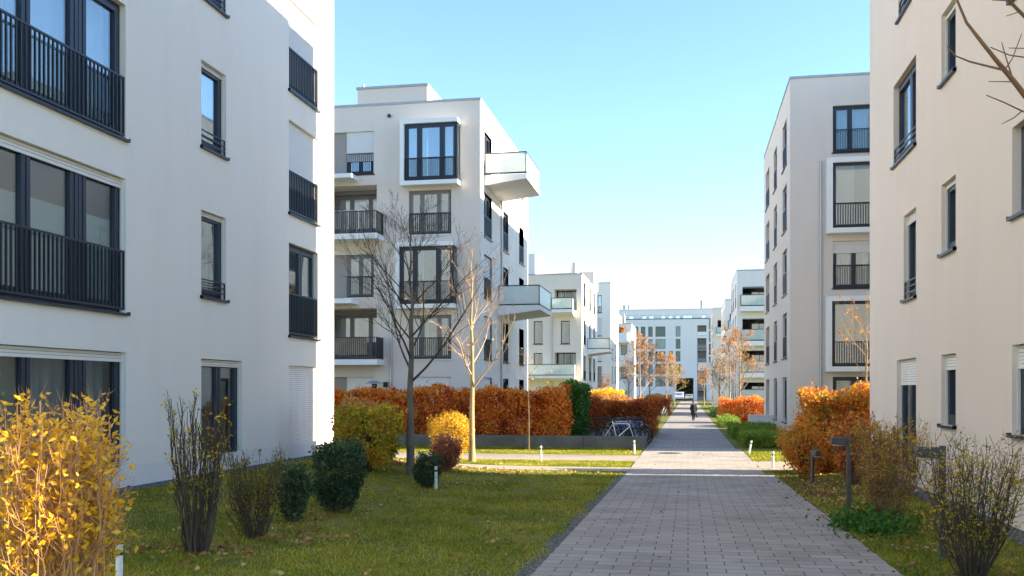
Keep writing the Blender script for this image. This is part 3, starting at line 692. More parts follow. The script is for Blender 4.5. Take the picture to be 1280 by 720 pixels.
m = MB(); m.box(zoom(100), zoom(118), YE+5, YE+7, zt+.15, zt+1.5); m.box(zoom(138), zoom(150), YE+5, YE+7, zt+.15, zt+1.6); m.box(zoom(694), zoom(710), YE+5, YE+7, zt+.15, zt+2.4); m.build('chimney', M['zinc'], b)
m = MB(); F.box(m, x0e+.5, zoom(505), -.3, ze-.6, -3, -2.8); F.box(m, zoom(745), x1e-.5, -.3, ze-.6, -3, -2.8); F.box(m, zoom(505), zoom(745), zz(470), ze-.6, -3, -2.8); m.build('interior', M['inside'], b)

# ================================================================= right far row
def rightblock(Y0, Y1, X0, ztop, mat, label, logv, u0, u1):
    b = empty('apartment_building', (X0+5, Y0, 0), label, 'apartment building')
    F = FY(Y0); Fw = Fac(X0, 0, 0, 1, -1, 0); ops = []
    for v0, v1 in logv: ops.append((onY(u0, Y0), onY(u1, Y0), Zof(v1, X0+2, Y0), Zof(v0, X0+2, Y0), 1.7))
    wW = [(ya, ya+1.8, zc, zc+2.2) for zc in [ztop-3.2-3.05*i for i in range(int(ztop/3.1))] for ya in (Y0+2, Y0+6.5, Y0+10) if ya+2 < Y1]
    shell(b, X0, X0+16, Y0, Y1, -.4, ztop, {'S': (F, ops), 'W': (Fw, wW)}, mat)
    for w in wW: window(b, Fw, *w, 1, rail=.9, far=True)
    for o in ops:
        window(b, FY(Y0+1.7), o[0]+.9, o[1]-.05, o[2], o[3]-.3, 2, far=True, rec=0, sill=False, cur='part', gl=M['glassd'])
        glassbalcony(b, F, o[0]-.2, o[1]+.2, o[2], .9 if Y0 < 100 else .6, th=.45, slope=False)
    return b
b = rightblock(91, 104.5, XR, CZ+11.2, M['cool'], 'four storey block on the right with a stack of glass fronted loggias', ((358, 383.5), (398, 426.5), (438, 466), (478, 501)), 928, 962)
rightblock(120, 134, XR, CZ+11.2, M['white'], 'narrow white block on the right half hidden by orange leaved trees', ((392, 412), (420, 440)), 912, 925)
b = rightblock(160, 178, XR-.4, CZ+13.6, M['cream'], 'farthest cream block on the right with a solid white balcony over the path', ((400, 417),), 897, 910)
Fw = Fac(XR-.4, 0, 0, 1, -1, 0)
for (ya, yb, v0, v1) in ((163, 168, 463, 453), (150, 156, 483, 470)):
    z0, z1 = Zof(v0, 3, ya), Zof(v1, 3, ya); m = MB(); x2 = XR if ya > 160 else XR-.4
    if ya > 160:
        m.box(1.7, XR-.41, ya, yb, z0, z0+.3); m.box(1.7, XR-.41, ya, ya+.2, z0+.3, z1); m.box(1.7, 1.9, ya+.2, yb, z0+.3, z1)
        m.build('balcony', M['trim'], b)

# ================================================================= ground, paths
def lin(a, b, n): return [a+(b-a)*i/n for i in range(n+1)]
Xs = sorted(set([-600, -200, -80, -40, -20, -14, -11, -9.75, -9.3, -8.8, -8, -7.2, -6.4, -5.6, -4.5, -3, -1.80, -1.6, 0, 1.75, 2.2, 2.5, 2.8, 3.2, 3.6, 4, 4.3, 4.5, 8, 15, 30, 80, 200, 600]))
Ys = [-300, -60, -20]+[float(i) for i in range(-10, 72)]+[80, 100, 130, 180, 240, 320, 600, 1500]
m = MB(); nx, ny = len(Xs), len(Ys)
m.v = [(x, y, gz(x, y)) for y in Ys for x in Xs]
m.f = [(j*nx+i, j*nx+i+1, (j+1)*nx+i+1, (j+1)*nx+i) for j in range(ny-1) for i in range(nx-1)]
struct('ground', m, M['soil'])
def strip(name, x0, x1, y0, y1, mat, dz, xsub=1):
    m = MB(); ys = [y0]+[float(k) for k in range(math.floor(y0)+1, math.ceil(y1)) if k < 72]+[q for q in (80, 100, 130, 180) if y0 < q < y1]+[y1]
    xs = sorted({x0, x1, *[q for q in Xs if x0 < q < x1]})
    def g2(x, y):                                   # follow the ground sheet's facets
        return gz(x, y)+dz
    for j in range(len(ys)-1):
        for i in range(len(xs)-1):
            m.quad((xs[i], ys[j], g2(xs[i], ys[j])), (xs[i+1], ys[j], g2(xs[i+1], ys[j])), (xs[i+1], ys[j+1], g2(xs[i+1], ys[j+1])), (xs[i], ys[j+1], g2(xs[i], ys[j+1])))
    return struct(name, m, mat)
strip('path', -1.6, 2.2, -8, 25.5, M['pave'], .014)
strip('path', -1.6, 1.98, 25.5, 37, M['pave_sunlit'], .014)
strip('path', -1.6, 1.78, 37, 226, M['pave'], .014)
strip('side_path', -14, -1.6, 29.8, 32.7, M['slab'], .010)
strip('side_path', -7.5, -1.6, 25.9, 27.3, M['slab'], .010)
strip('side_path', 1.98, 14, 27.2, 30.6, M['slab'], .010)
strip('gravel_strip', -1.80, -1.6, 3, 25.5, M['gravel'], .008)
strip('gravel_strip', XL+.0, XL+.42, 2, 25.6, M['gravel'], .012)
strip('gravel_strip', XR-.42, XR, 8, 25.2, M['gravel'], .012)
strip('planting_bed', 2.45, 3.95, 19.5, 26.0, M['earth'], .009)
strip('planting_bed', -10.4, -6.2, 23.2, 26.2, M['earth'], .02)
m = MB(); m.box(-40, 40, 205, 225.9, -.3, -.155+.012); struct('road', m, M['asph'])
# manhole cover
X_, Y_, Z_ = onG(837, 567)
t = MB(); t.lathe([(.42, Z_+.014), (.42, Z_+.020), (.36, Z_+.020), (.35, Z_+.018), (.0, Z_+.018)], X_, Y_, 28)
o = t.build('manhole_cover', M['iron']); tag(o, 'round dark manhole cover in the sunlit pale part of the path', 'manhole cover')

# concrete retaining wall by the bicycles
Yw = 37.0; xe = onY(806, Yw)
m = MB(); x = -16.0; zw = pz(Yw)
while x < xe-.3:
    x2 = min(x+2.4, xe); m.box(x+.006, x2-.006, Yw, Yw+.28, zw-.2, zw+.46); x = x2
o = m.build('low_concrete_wall', M['conc'], bevel=.01); tag(o, 'low grey concrete wall running from the bicycles left in front of the beech hedge', 'wall')
m = MB(); m.box(xe-.28, xe, Yw+.29, Yw+5, zw-.2, zw+.40)
t = m.build('low_concrete_wall', M['conc'], bevel=.01); tag(t, 'short concrete wall end running back along the left path edge beside the bicycles', 'wall')
strip('terrace', -16, xe-.3, Yw+.3, 44.2, M['slab'], .02)
X_, Y_, _ = onG(957, 548)
m = MB(); m.box(3.2, 4.45, 52.5, 52.8, pz(52)-.1, pz(52)+1.0); o = m.build('low_concrete_wall', M['trim'], bevel=.01)
tag(o, 'short white wall stub against the pale right block beside the clipped green hedges', 'wall')

# ================================================================= grass and fallen leaves
def in_lawn(x, y):
    left = (x < -1.70-.07*np.sin(y*2.1)*np.sin(y*.7)) & (x > XL+.45) & (y < 25.7)
    left2 = (x < -1.65) & (x > -14) & (((y > 27.35) & (y < 29.75)) | ((y > 32.75) & (y < 36.95)))
    right = (x > 2.22) & (x < XR-.45) & (y > 6) & (y < 27.1)
    right2 = (x > 2.02) & (x < 9) & (y > 30.65) & (y < 36.5)
    return left | left2 | right | right2
gzv = np.vectorize(gz)
# density falls with distance
n = 560000
yy = 5+ (RNG.uniform(0, 1, n)**1.5)*32; xx = RNG.uniform(-13, 8, n)
k_ = xx/yy; vis = (k_ > -.83) & (k_ < .36)
msk = in_lawn(xx, yy) & vis; xx, yy = xx[msk], yy[msk]
n = 330000; x2, y2 = RNG.uniform(-14, 9, n), RNG.uniform(26, 37, n); k2 = x2/y2; mk = in_lawn(x2, y2) & (k2 < .25) & (k2 > -.42); xx, yy = np.concatenate([xx, x2[mk]]), np.concatenate([yy, y2[mk]])
P = np.stack([xx, yy, gzv(xx, yy)-.005], 1)
ax = np.tile([[0, 0, 1.]], (len(P), 1))
sz = .05
cl = np.sin(P[:, 0]*1.7+np.sin(P[:, 1]*1.1)*2)*np.sin(P[:, 1]*1.3+P[:, 0]*.6)+.5*np.sin(P[:, 0]*5.1+P[:, 1]*3.7)
kp = RNG.uniform(size=len(P)) < np.clip(.74+.42*cl, .16, 1); P = P[kp]; ax = ax[kp]
g = leaves('grass', P, sz, M['grass'], None, aspect=.22, var=.5, axis=ax, spread=.75)
tag(g, kind='stuff')
n = 8000
yy = 6+RNG.uniform(0, 1, n)**1.3*30; xx = RNG.uniform(-12, 6, n); msk = in_lawn(xx, yy); xx, yy = xx[msk], yy[msk]
keep = RNG.uniform(size=len(xx)) < (.22+.55*(xx < -5)+.6*(xx > 2)); xx, yy = xx[keep], yy[keep]
ex = RNG.normal(0, 1, (1500, 2))*[1.4, .8]+[-8, 24.4]; e2 = RNG.normal(0, 1, (900, 2))*[.5, 3.5]+[3.0, 20]
xx = np.concatenate([xx, ex[:, 0], e2[:, 0]]); yy = np.concatenate([yy, ex[:, 1], e2[:, 1]])
ok = (xx > XL+.1) & ((xx < -1.7) | (xx > 2.1)) & (xx < XR-.1); xx, yy = xx[ok], yy[ok]
for (cx_, cy_, n_, sx_, sy_) in ((-5.6, 10.4, 120, .45, .35), (-5.0, 11.8, 160, .5, .4), (-4.3, 6.9, 120, .6, .6), (-5.6, 14.3, 70, .5, .5), (-4.6, 20.8, 60, .5, .4), (-4.6, 25.3, 120, .8, .35), (-5.4, 23.8, 90, .7, .5), (3.0, 18.5, 170, .35, 2.0), (3.1, 11, 70, .5, 1.2), (2.3, 20, 110, .12, 3.4)):
    q1, q2 = RNG.normal(cx_, sx_, n_), RNG.normal(cy_, sy_, n_); kk = (q1 < -1.7) | ((q1 > 2.23) & (q1 < 4.3)); xx = np.concatenate([xx, q1[kk]]); yy = np.concatenate([yy, q2[kk]])
ex = np.stack([np.where(RNG.uniform(size=110) < .6, 2.2-np.abs(RNG.normal(0, .22, 110)), RNG.uniform(-1.6, 2.2, 110)), RNG.uniform(9, 34, 110)], 1)
xx = np.concatenate([xx, ex[:, 0]]); yy = np.concatenate([yy, ex[:, 1]])
P = np.stack([xx, yy, gzv(xx, yy)+.035], 1); P[-110:, 2] -= .015
ax = RNG.normal(0, 1, (len(P), 3)); ax[:, 2] = 0
g = leaves('fallen_leaves', P, .062, LF['fallen'], None, aspect=.75, axis=ax, spread=.25); tag(g, kind='stuff')

# ================================================================= vegetation
def boxpts(x0, x1, y0, y1, z0, z1, n, shell_=.12, bump=.06):
    """points in an uneven shell around a clipped block"""
    w, d, h = x1-x0, y1-y0, z1-z0
    ar = np.array([w*h, w*h, d*h, d*h, w*d*1.2]); ar = ar/ar.sum()
    f = RNG.choice(5, n, p=ar); P = np.stack([RNG.uniform(x0, x1, n), RNG.uniform(y0, y1, n), RNG.uniform(z0, z1, n)], 1)
    off = np.abs(RNG.normal(0, shell_, n))
    P[f == 0, 1] = y0+off[f == 0]; P[f == 1, 1] = y1-off[f == 1]; P[f == 2, 0] = x0+off[f == 2]; P[f == 3, 0] = x1-off[f == 3]; P[f == 4, 2] = z1-off[f == 4]
    ph = RNG.uniform(0, 6, 6)
    q = bump*1.6*(np.sin(P[:, 0]*2.3+ph[0])+np.sin(P[:, 1]*2.9+ph[1]+P[:, 0])+np.sin(P[:, 0]*5.7+P[:, 2]*4+ph[2])*.6)
    P[:, 2] += q*(P[:, 2]-z0)/h; P[:, 1] -= q*(f == 0)*1.3; P[:, 0] += q*((f == 3)*1.0-(f == 2))
    P += RNG.normal(0, .035, P.shape)*(1+2*(RNG.uniform(size=(n, 1)) < .06))
    g = np.sin(P[:, 0]*3.1+ph[3])*np.sin(P[:, 2]*4.3+P[:, 0]*.9+ph[4])+.6*np.sin(P[:, 0]*8.3+P[:, 2]*6.1+P[:, 1]*3+ph[5])
    return P[RNG.uniform(size=n) < np.clip(1.05+.55*g, .22, 1)]
def hedge(label, x0, x1, y0, y1, z0, z1, mat, n, size, name='hedge', cat='hedge', group=None, bump=.06):
    t = empty(name, ((x0+x1)/2, (y0+y1)/2, z0), label, cat, group)
    leaves('foliage', boxpts(x0, x1, y0, y1, z0+.05, z1, n, bump=bump), size, mat, t, aspect=.62)
    # inner twigs: upright stems
    m = MB(); k = int((x1-x0)*(y1-y0)*5)+8; k = min(k, 160)
    for _ in range(k):
        x, y = random.uniform(x0+.1, x1-.1), random.uniform(y0+.1, y1-.1)
        m.tube([(x, y, z0-.05), (x+random.uniform(-.1, .1), y+random.uniform(-.1, .1), z0+(z1-z0)*.5), (x+random.uniform(-.25, .25), y+random.uniform(-.2, .2), z1-.1)], [.018, .013, .006], 4, False)
    m.build('stems', M['twig'], t)
    nn = int(n*.35); P = np.stack([RNG.uniform(x0+.15, x1-.15, nn), RNG.uniform(y0+.15, y1-.15, nn), RNG.uniform(z0+.1, z1-.12, nn)], 1)
    leaves('inner_foliage', P, size*1.5, mat, t, aspect=.7)
    return t
Yh = 38.0
hedge('long russet beech hedge behind the low concrete wall', -17, onY(705, Yh), Yh, Yh+.95, 0, CZ+.03, LF['beech'], 42000, .10)
hedge('bright green leafy hedge block at the right end of the long russet hedge', onY(703, 40), onY(729, 40), 40, 43.5, 0, CZ+.28, LF['green'], 6500, .11)
hedge('brown beech hedge directly behind the parked bicycles', onY(727, 45.5), onY(818, 45.5), 45.5, 46.8, 0, 1.70, LF['beechd'], 9000, .09)
hedge('narrow rust coloured hedge end beside the path just past the bicycles', -2.55, -1.75, 47.2, 52, -.1, 1.35, LF['beech'], 4000, .09)
hedge('sunlit orange hedge top rising behind the brown bicycle hedge', -9.3, -2.6, 58.5, 60, -.1, 1.72, LF['orange'], 9000, .11)
hedge('yellow and pink hedge in front of the four storey cream block', onY(728, 78), onY(778, 78), 78, 80, -.1, CZ+.0, LF['gold'], 5000, .13)
hedge('dark brown hedge block left of the path, level with the walking person', onY(806, 90), onY(837, 90), 90, 93, -.16, 1.45, LF['beechd'], 5000, .10)
hedge('far orange hedge along the left path edge short of the vans', -5.5, -2.2, 128, 132, -.16, 1.6, LF['orange'], 3000, .14)
hedge('russet hedge on the right of the path under the two orange trees', 2.25, 6.5, 69, 72.5, -.15, 1.6, LF['beech'], 11000, .10)
hedge('low clipped green hedge on the right, nearest the sunlit crossing', 2.05, 4.3, 38.0, 41.0, -.05, .52, LF['box'], 15000, .06, bump=.015)
hedge('low clipped green hedge on the right, second from the crossing', 2.0, 4.0, 45.0, 50.0, -.08, .54, LF['box'], 15000, .065, bump=.015)
hedge('small low green hedge on the right beside the walking person', 2.0, 3.2, 60.5, 66, -.12, .45, LF['box'], 5000, .07)
hedge('far low green hedge on the right, beyond the russet hedge', 2.0, 4.2, 84, 92, -.16, .6, LF['green'], 4000, .10)
hedge('tall rust and orange hedge at the end of the cream block, right of the path', 3.0, 5.6, 25.75, 27.15, 0, CZ-.02, LF['rust'], 17000, .085)

def shrub(name, label, u, v, wpx, toppx, mat, n, size, stems=30, shape='round', cat='shrub', group=None, twig=None, pos=None, inner=True, spread=.55, squash=1.0, ax=None):
    X, Y, Z = pos if pos else onG(u, v)
    d = dep(X, Y); w = wpx*d/FPX/2; h = (v-toppx)*d/FPX
    t = empty(name, (X, Y, Z), label, cat, group)
    # foliage points: shell-biased volume
    k = int(n*1.0); q = unit(k); r = RNG.uniform(.35, 1, k)**.45
    lob = 1+.10*1.5*np.sin(q[:, 0]*5+q[:, 2]*4+u)+.13*np.sin(q[:, 1]*7+q[:, 2]*6+u*.7)+RNG.normal(0, .06, k)+.16*(RNG.uniform(size=k) < .05)
    P = q*(r*lob)[:, None]
    if shape == 'round':
        P = P*[w, w, h*.5]+[0, 0, h*.52]; tz = np.clip(P[:, 2]/h, 0, 1); P[:, :2] *= (.55+.5*np.minimum(1, tz*2.2))[:, None]
    elif shape == 'cone':     # narrow foot, broad top
        P = P*[w, w, h*.5]+[0, 0, h*.53]; tz = np.clip(P[:, 2]/h, 0, 1); P[:, :2] *= (.35+.85*tz**.8)[:, None]
    elif shape == 'block':
        P = np.sign(P)*np.abs(P)**.72*[w, w, h*.47]+[0, 0, h*.55]; tz = np.clip(P[:, 2]/h, 0, 1); P[:, :2] *= (.72+.3*np.minimum(1, tz*1.8))[:, None]
    P += [X, Y, Z]
    leaves('foliage', P, size, mat, t, aspect=.55, axis=ax)
    m = MB()
    for i in range(stems):
        a = random.uniform(0, 6.28); rr = w*random.uniform(.1, .9)*spread*1.4; zt = h*random.uniform(.6, .97)
        m.tube([(X+.08*math.cos(a), Y+.08*math.sin(a), Z-.03), (X+rr*.45*math.cos(a), Y+rr*.45*math.sin(a), Z+zt*.5), (X+rr*math.cos(a+.1), Y+rr*math.sin(a+.1), Z+zt)], [.014, .010, .004], 4, False)
    m.build('stems', twig or M['twig'], t)
    return t
def twigbush(label, pos, h, w, nst, leafn, mat, size, twig, name='shrub', fork=3, up=.75, r0=.012, leafz=(.15, 1), tight=1.0, branch=5, jit=.06, basew=.12):
    """a shrub of many bare upright stems with forks and scattered leaves"""
    X, Y, Z = pos; t = empty(name, pos, label, 'shrub'); m = MB(); LP = []; LD = []
    for i in range(nst):
        a = random.uniform(0, 6.283); s = math.sqrt(random.random()); b0 = basew*s
        p = Vector((X+b0*math.cos(a), Y+b0*math.sin(a), Z-.03)); tip = Vector((X+w*s*math.cos(a)*tight, Y+w*s*math.sin(a)*tight, Z+h*random.uniform(.72, 1.0)))
        mid = p.lerp(tip, .5)+Vector((math.cos(a)*w*.16*s, math.sin(a)*w*.16*s, 0))*1.0
        pts = []; ns = 8
        for j in range(ns+1):
            q = j/ns; x = (1-q)**2*p+2*q*(1-q)*mid+q*q*tip
            x = x+Vector((random.gauss(0, jit*.3), random.gauss(0, jit*.3), 0))*(1 if 0 < j else 0); pts.append(x)
        rr = r0*random.uniform(.7, 1.25)
        m.tube(pts, [rr*(1-.75*j/ns) for j in range(ns+1)], 5, False)
        for j in range(branch):
            q = random.uniform(.25, .95); k = int(q*ns); base = pts[k].lerp(pts[min(k+1, ns)], .5)
            dr = (pts[min(k+1, ns)]-pts[k]).normalized(); sd = Vector((random.gauss(0, 1), random.gauss(0, 1), random.gauss(0, .3))).normalized()
            L = h*random.uniform(.10, .26)*(1.2-q*.6); d = (dr*up+sd*(1-up)*1.6).normalized()
            e = [base, base+d*L*.5+sd*L*.05, base+(d*.9+Vector((0, 0, .3))).normalized()*L]
            m.tube(e, [rr*.42, rr*.3, rr*.16], 4, False)
            for _ in range(3): f = random.random(); LP.append(e[0].lerp(e[2], f)); LD.append(d)
            for _f in range(random.choice((0, 1, 2))):
                s2 = Vector((random.gauss(0, 1), random.gauss(0, 1), random.gauss(.4, .4))).normalized(); q2 = e[0].lerp(e[2], random.uniform(.3, .8))
                q3 = q2+(d+s2*.8).normalized()*L*.45; m.tube([q2, q3], [rr*.25, rr*.12], 3, False); LP += [q3, q2.lerp(q3, .5)]; LD += [s2, s2]
        for _ in range(5): k = random.randint(1, ns); LP.append(pts[k]); LD.append(Vector((math.cos(a), math.sin(a), .3)))
    m.build('stems', twig, t)
    idx = [i for i, p in enumerate(LP) if leafz[0]*h <= p.z-Z <= leafz[1]*h*1.02]
    if idx and leafn:
        ch = RNG.choice(idx, leafn); P = np.array([LP[i][:] for i in ch])+RNG.normal(0, .015+size*.15, (leafn, 3)); D = np.array([LD[i][:] for i in ch])
        leaves('foliage', P, size, mat, t, aspect=.5, axis=D, spread=.9, droop=.25)
    return t

# left lawn
yb = (onY(68, 6.7), 6.7); twigbush('bright golden leaved bush full of tan twigs in the bottom left corner', (yb[0], yb[1], gz(*yb)), 1.80, .47, 105, 3900, LF['gold'], .062, M['twigy'], name='shrub', up=.6, branch=9, r0=.0085, basew=.36, tight=1.0, jit=.07)
twigbush('tall narrow dark shrub of upright bare stems on the lawn left of centre', onG(245, 692), 1.85, .42, 36, 520, LF['ygreen'], .05, M['twig'], up=.85, branch=6, r0=.014, tight=.95, leafz=(.35, 1))
twigbush('low spreading twiggy shrub with small olive leaves, third from the left edge', onG(316, 672), 1.18, .52, 60, 1500, LF['olive'], .04, M['twig'], up=.7, branch=7, r0=.008)
shrub('shrub', 'small dark shrub on the lawn between the twiggy shrub and the tall evergreen bush', 366, 652, 46, 580, LF['dark'], 3200, .05, shape='round', stems=30)
shrub('shrub', 'tall dense dark evergreen bush on the shaded lawn near the left block corner', 423, 640, 60, 553, LF['dark'], 9500, .05, shape='block', stems=14)
shrub('shrub', 'small dark green round bush beside the white bollard on the lawn', 535, 610, 36, 566, LF['dark'], 5500, .045, shape='round', stems=14)
shrub('shrub', 'reddish brown cone shaped bush in front of the golden round bush', 559, 590, 43, 545, LF['red'], 5200, .05, shape='cone', stems=40, twig=M['twigr'])
shrub('shrub', 'golden clipped round bush at the edge of the shaded lawn', 563, 577, 50, 518, LF['goldround'], 7500, .055, shape='block', stems=20)
shrub('shrub', 'big yellow green leafy bush at the corner of the left block', 460, 590, 80, 508, LF['ygreen'], 7000, .085, shape='block', stems=46)
shrub('shrub', 'pinkish orange bush glowing in the sun behind the big yellow green bush', 452, 578, 62, 500, LF['orange'], 7000, .075, shape='block', stems=20)
# right side
shrub('shrub', 'loose rust leaved bush at the left foot of the tall orange hedge', 1003, 598, 58, 525, LF['rust'], 3600, .075, shape='round', stems=40)
twigbush('dark red leaved bush behind the nearer path lamp', (3.45, 21.2, gz(3.45, 21.2)), 1.55, .62, 60, 2600, LF['beech'], .075, M['twigr'], up=.6, branch=7)
twigbush('tall fan shaped shrub of thin greenish stems before the cream wall', onG(1110, 655), 1.62, .62, 80, 3200, LF['ygreen'], .034, M['twigr'], up=.85, branch=6, r0=.006, tight=1.0)
twigbush('leafy orange shrub standing behind the fan of thin stems', (3.5, 18.6, gz(3.5, 18.6)), 1.35, .5, 50, 1600, LF['rust'], .06, M['twig'], up=.65, branch=6)
twigbush('nearest right shrub of dark branching stems with sparse yellow leaves, over the second lamp', (onY(1216, 10.6), 10.6, gz(onY(1216, 10.6), 10.6)), 1.5, .66, 66, 1900, LF['ygreen'], .042, M['twig'], up=.55, branch=9, r0=.0075)
X_, Y_, Z_ = onG(1092, 662)
t = empty('ground_cover', (X_, Y_, Z_), 'low dark green leafy plant at the foot of the thin stemmed shrub', 'plant')
P = np.stack([X_+RNG.normal(0, .28, 1500), Y_+RNG.normal(0, .45, 1500), Z_+np.abs(RNG.normal(0, .11, 1500))], 1); leaves('foliage', P, .08, LF['green'], t, aspect=.6)

def tree(label, pos, h, r, first, spread, seed, leafn=0, leafmat_=None, lsize=.09, bark=None, twig=None, nb=16, name='tree', lean=0, dens=1.0, group=None, up=.95, twr=1.0):
    random.seed(seed); X, Y, Z = pos; t = empty(name, pos, label, 'tree', group)
    bark = bark or M['bark']; twig = twig or M['twig']
    tr = []; n = 12
    for j in range(n+1):
        q = j/n; tr.append(Vector((X+lean*q*h+random.gauss(0, .028)*h/6*q, Y+random.gauss(0, .028)*h/6*q, Z-.05+(h+.05)*q)))
    m = MB(); m.tube(tr, [r*(1.25 if j == 0 else 1)*(1-.93*(j/n)**1.0) for j in range(n+1)], 9, False); m.build('trunk', bark, t, smooth=True)
    m = MB(); tips = []
    def limb(p, d, L, rr, lv):
        ns = 5; pts = [p]; q = Vector(p); dd = Vector(d)
        for j in range(ns):
            dd = (dd+Vector((random.gauss(0, .11), random.gauss(0, .11), .09+random.gauss(0, .07)))).normalized(); q = q+dd*L/ns; pts.append(q.copy())
        m.tube(pts, [rr*(1-.8*j/ns) for j in range(ns+1)], 5 if lv < 2 else 3, False)
        if lv < 3:
            c = {0: 7, 1: 4, 2: 2}[lv]*dens
            for i in range(int(c+random.random())):
                f = random.uniform(.22, .97); k = min(ns-1, int(f*ns)); b_ = pts[k].lerp(pts[k+1], f*ns-k)
                loc = (pts[k+1]-pts[k]).normalized(); s_ = loc.cross(Vector((random.gauss(0, 1), random.gauss(0, 1), random.gauss(0, 1)))).normalized()
                limb(b_, (loc*1.0+s_*.75).normalized(), L*random.uniform(.32, .55)*(1.15-f*.5), max(rr*(1-.8*f)*.6, .0035*twr), lv+1)
        if lv >= 1: tips.extend(pts[2:])
    for i in range(nb):
        f = first+(1-first)*(i+random.uniform(0, .8))/nb*.93; k = min(n-1, int(f*n)); b_ = tr[k].lerp(tr[k+1], f*n-k)
        a = i*2.4+random.uniform(-.4, .4); L = spread*(1.15-.85*(f-first)/(1-first))*random.uniform(.8, 1.15)
        limb(b_, Vector((math.cos(a), math.sin(a), up)).normalized(), L*1.3, max(r*(1-.93*f)*.46, .007), 0)
    m.build('branches', twig, t)
    if leafn:
        ch = RNG.choice(len(tips), leafn); P = np.array([tips[i][:] for i in ch])+RNG.normal(0, .06, (leafn, 3)); leaves('crown', P, lsize, leafmat_, t, aspect=.7, droop=.3)
    random.seed(seed+99); return t
tree('darker bare tree on the left, rooted beside the big yellow green bush', onG(513, 594), 6.1, .105, .36, 2.0, 11, nb=17, lean=.002, dens=1.25)
tree('sunlit golden barked bare tree beside the golden round bush', onG(590, 578), 6.6, .10, .32, 1.85, 23, bark=M['barky'], twig=M['twigp'], nb=16, dens=1.0, leafn=30, leafmat_=LF['orange'])
tree('slender young tree standing in the sunlit grass before the concrete wall', onG(661, 563), 3.5, .042, .52, .85, 31, bark=M['barky'], twig=M['twigy'], nb=9, dens=.7, leafn=25, leafmat_=LF['gold'], lsize=.07)
tree('bare tree rising behind the tall orange hedge beside the cream block', (onY(1083, 33), 33, 0), 5.2, .07, .45, 1.5, 44, bark=M['barky'], twig=M['twigy'], nb=12, dens=.8, leafn=60, leafmat_=LF['rust'])
G = 'young orange leaved trees along the street'
for (u, Y, h, sp, lf, lab, sd, mt) in (
    (800, 84, 7.0, 2.4, 1500, 'orange leaved tree nearest the bicycles on the left of the path', 5, 'orange'),
    (812, 92, 6.8, 2.2, 1300, 'orange leaved tree close behind the first one on the left of the path', 6, 'orange'),
    (833, 112, 6.4, 2.6, 2600, 'denser orange tree on the left near the end block, right of the bare crowned ones', 8, 'orange'),
    (843, 150, 6.0, 2.6, 1700, 'far ochre tree on the left in front of the dark passage', 9, 'ygreen'),
    (757, 80, 3.6, 1.1, 300, 'small pinkish tree before the tall white block on the left', 10, 'red'),
    (786, 130, 6.4, 2.3, 900, 'thin russet tree before the solid white balconies on the left', 12, 'orange'),
    (912, 76, 7.2, 2.0, 1100, 'left one of the two orange leaved trees above the russet hedge', 13, 'orange'),
    (925, 73, 6.9, 2.1, 1100, 'right one of the two orange leaved trees above the russet hedge', 14, 'orange'),
    (880, 150, 6.0, 2.0, 1500, 'far orange tree on the right of the path near the end block', 15, 'orange'),
    (899, 100, 5.4, 1.8, 500, 'pale russet tree at the right path edge beyond the walking person', 16, 'orange')):
    tree(lab, (onY(u, Y), Y, pz(Y)), h, .09, .30, sp*.8, sd, leafn=int(lf*.8), leafmat_=LF[mt], lsize=.105, bark=M['barky'], twig=M['twigp'], nb=15, dens=1.1, group=G, twr=3)
# overhanging branches of a tree standing just outside the right edge
t = empty('tree', (3.75, 8.6, gz(3.75, 8.6)), 'tree at the right edge whose bare reddish branches reach in at the top right corner', 'tree')
m = MB(); m.tube([(3.9, 8.4, gz(3.9, 8.4)-.1), (3.85, 8.45, 2), (3.75, 8.5, 4), (3.7, 8.5, 6.2), (3.75, 8.4, 8.0)], [.13, .11, .09, .06, .02], 9, False); m.build('trunk', M['bark'], t, smooth=True)
m = MB(); D = 7.4
def br(px, r0, r1, base=None):
    pts = [atd(u, v, dd) for u, v, dd in px]
    if base: pts = [Vector(base)]+pts
    n = len(pts); m.tube(pts, [r0+(r1-r0)*i/(n-1) for i in range(n)], 6, False)
br([(1330, 175, 7.7), (1290, 131, 7.5), (1266, 100, 7.4), (1245, 75, 7.3), (1225, 50, 7.2), (1208, 28, 7.2), (1193, -8, 7.1), (1180, -60, 7.0)], .028, .005, (3.8, 8.45, 3.3))
br([(1257, 88, 7.35), (1236, 83, 7.2), (1212, 77, 7.1), (1195, 70, 7.0), (1184, 59, 7.0)], .011, .004)
br([(1266, 100, 7.4), (1260, 80, 7.4), (1252, 53, 7.4)], .008, .003); br([(1257, 86, 7.3), (1266, 72, 7.3), (1277, 42, 7.4)], .006, .003)
br([(1266, 102, 7.4), (1236, 102, 7.3)], .005, .003)
br([(1340, 85, 7.9), (1290, 73, 7.7), (1262, 69, 7.6), (1238, 59, 7.5)], .010, .004, (3.78, 8.48, 4.0)); br([(1300, 61, 7.6), (1261, 60, 7.5)], .006, .003)
br([(1350, 165, 7.6), (1300, 145, 7.4), (1278, 139, 7.3), (1255, 128, 7.2), (1233, 119, 7.2)], .012, .004, (3.82, 8.45, 3.0)); br([(1277, 139, 7.3), (1268, 147, 7.3), (1252, 155, 7.2)], .006, .003)
br([(1340, 75, 7.7), (1290, 30, 7.4), (1272, 12, 7.4), (1258, -3, 7.3), (1235, -22, 7.3)], .02, .008, (3.78, 8.5, 4.3)); br([(1270, 10, 7.4), (1277, 14, 7.4), (1258, 20, 7.3)], .006, .003); br([(1262, 0, 7.3), (1240, 0, 7.3)], .009, .004)
m.build('branches', M['twigr'], t, smooth=True)
# woods glimpsed beyond the passage
t = MB()
hedge('dark trees seen through the passage under the far end block', -14, 12, 242, 248, -.2, 8.5, LF['dark'], 16000, .6, name='tree_row', cat='trees')

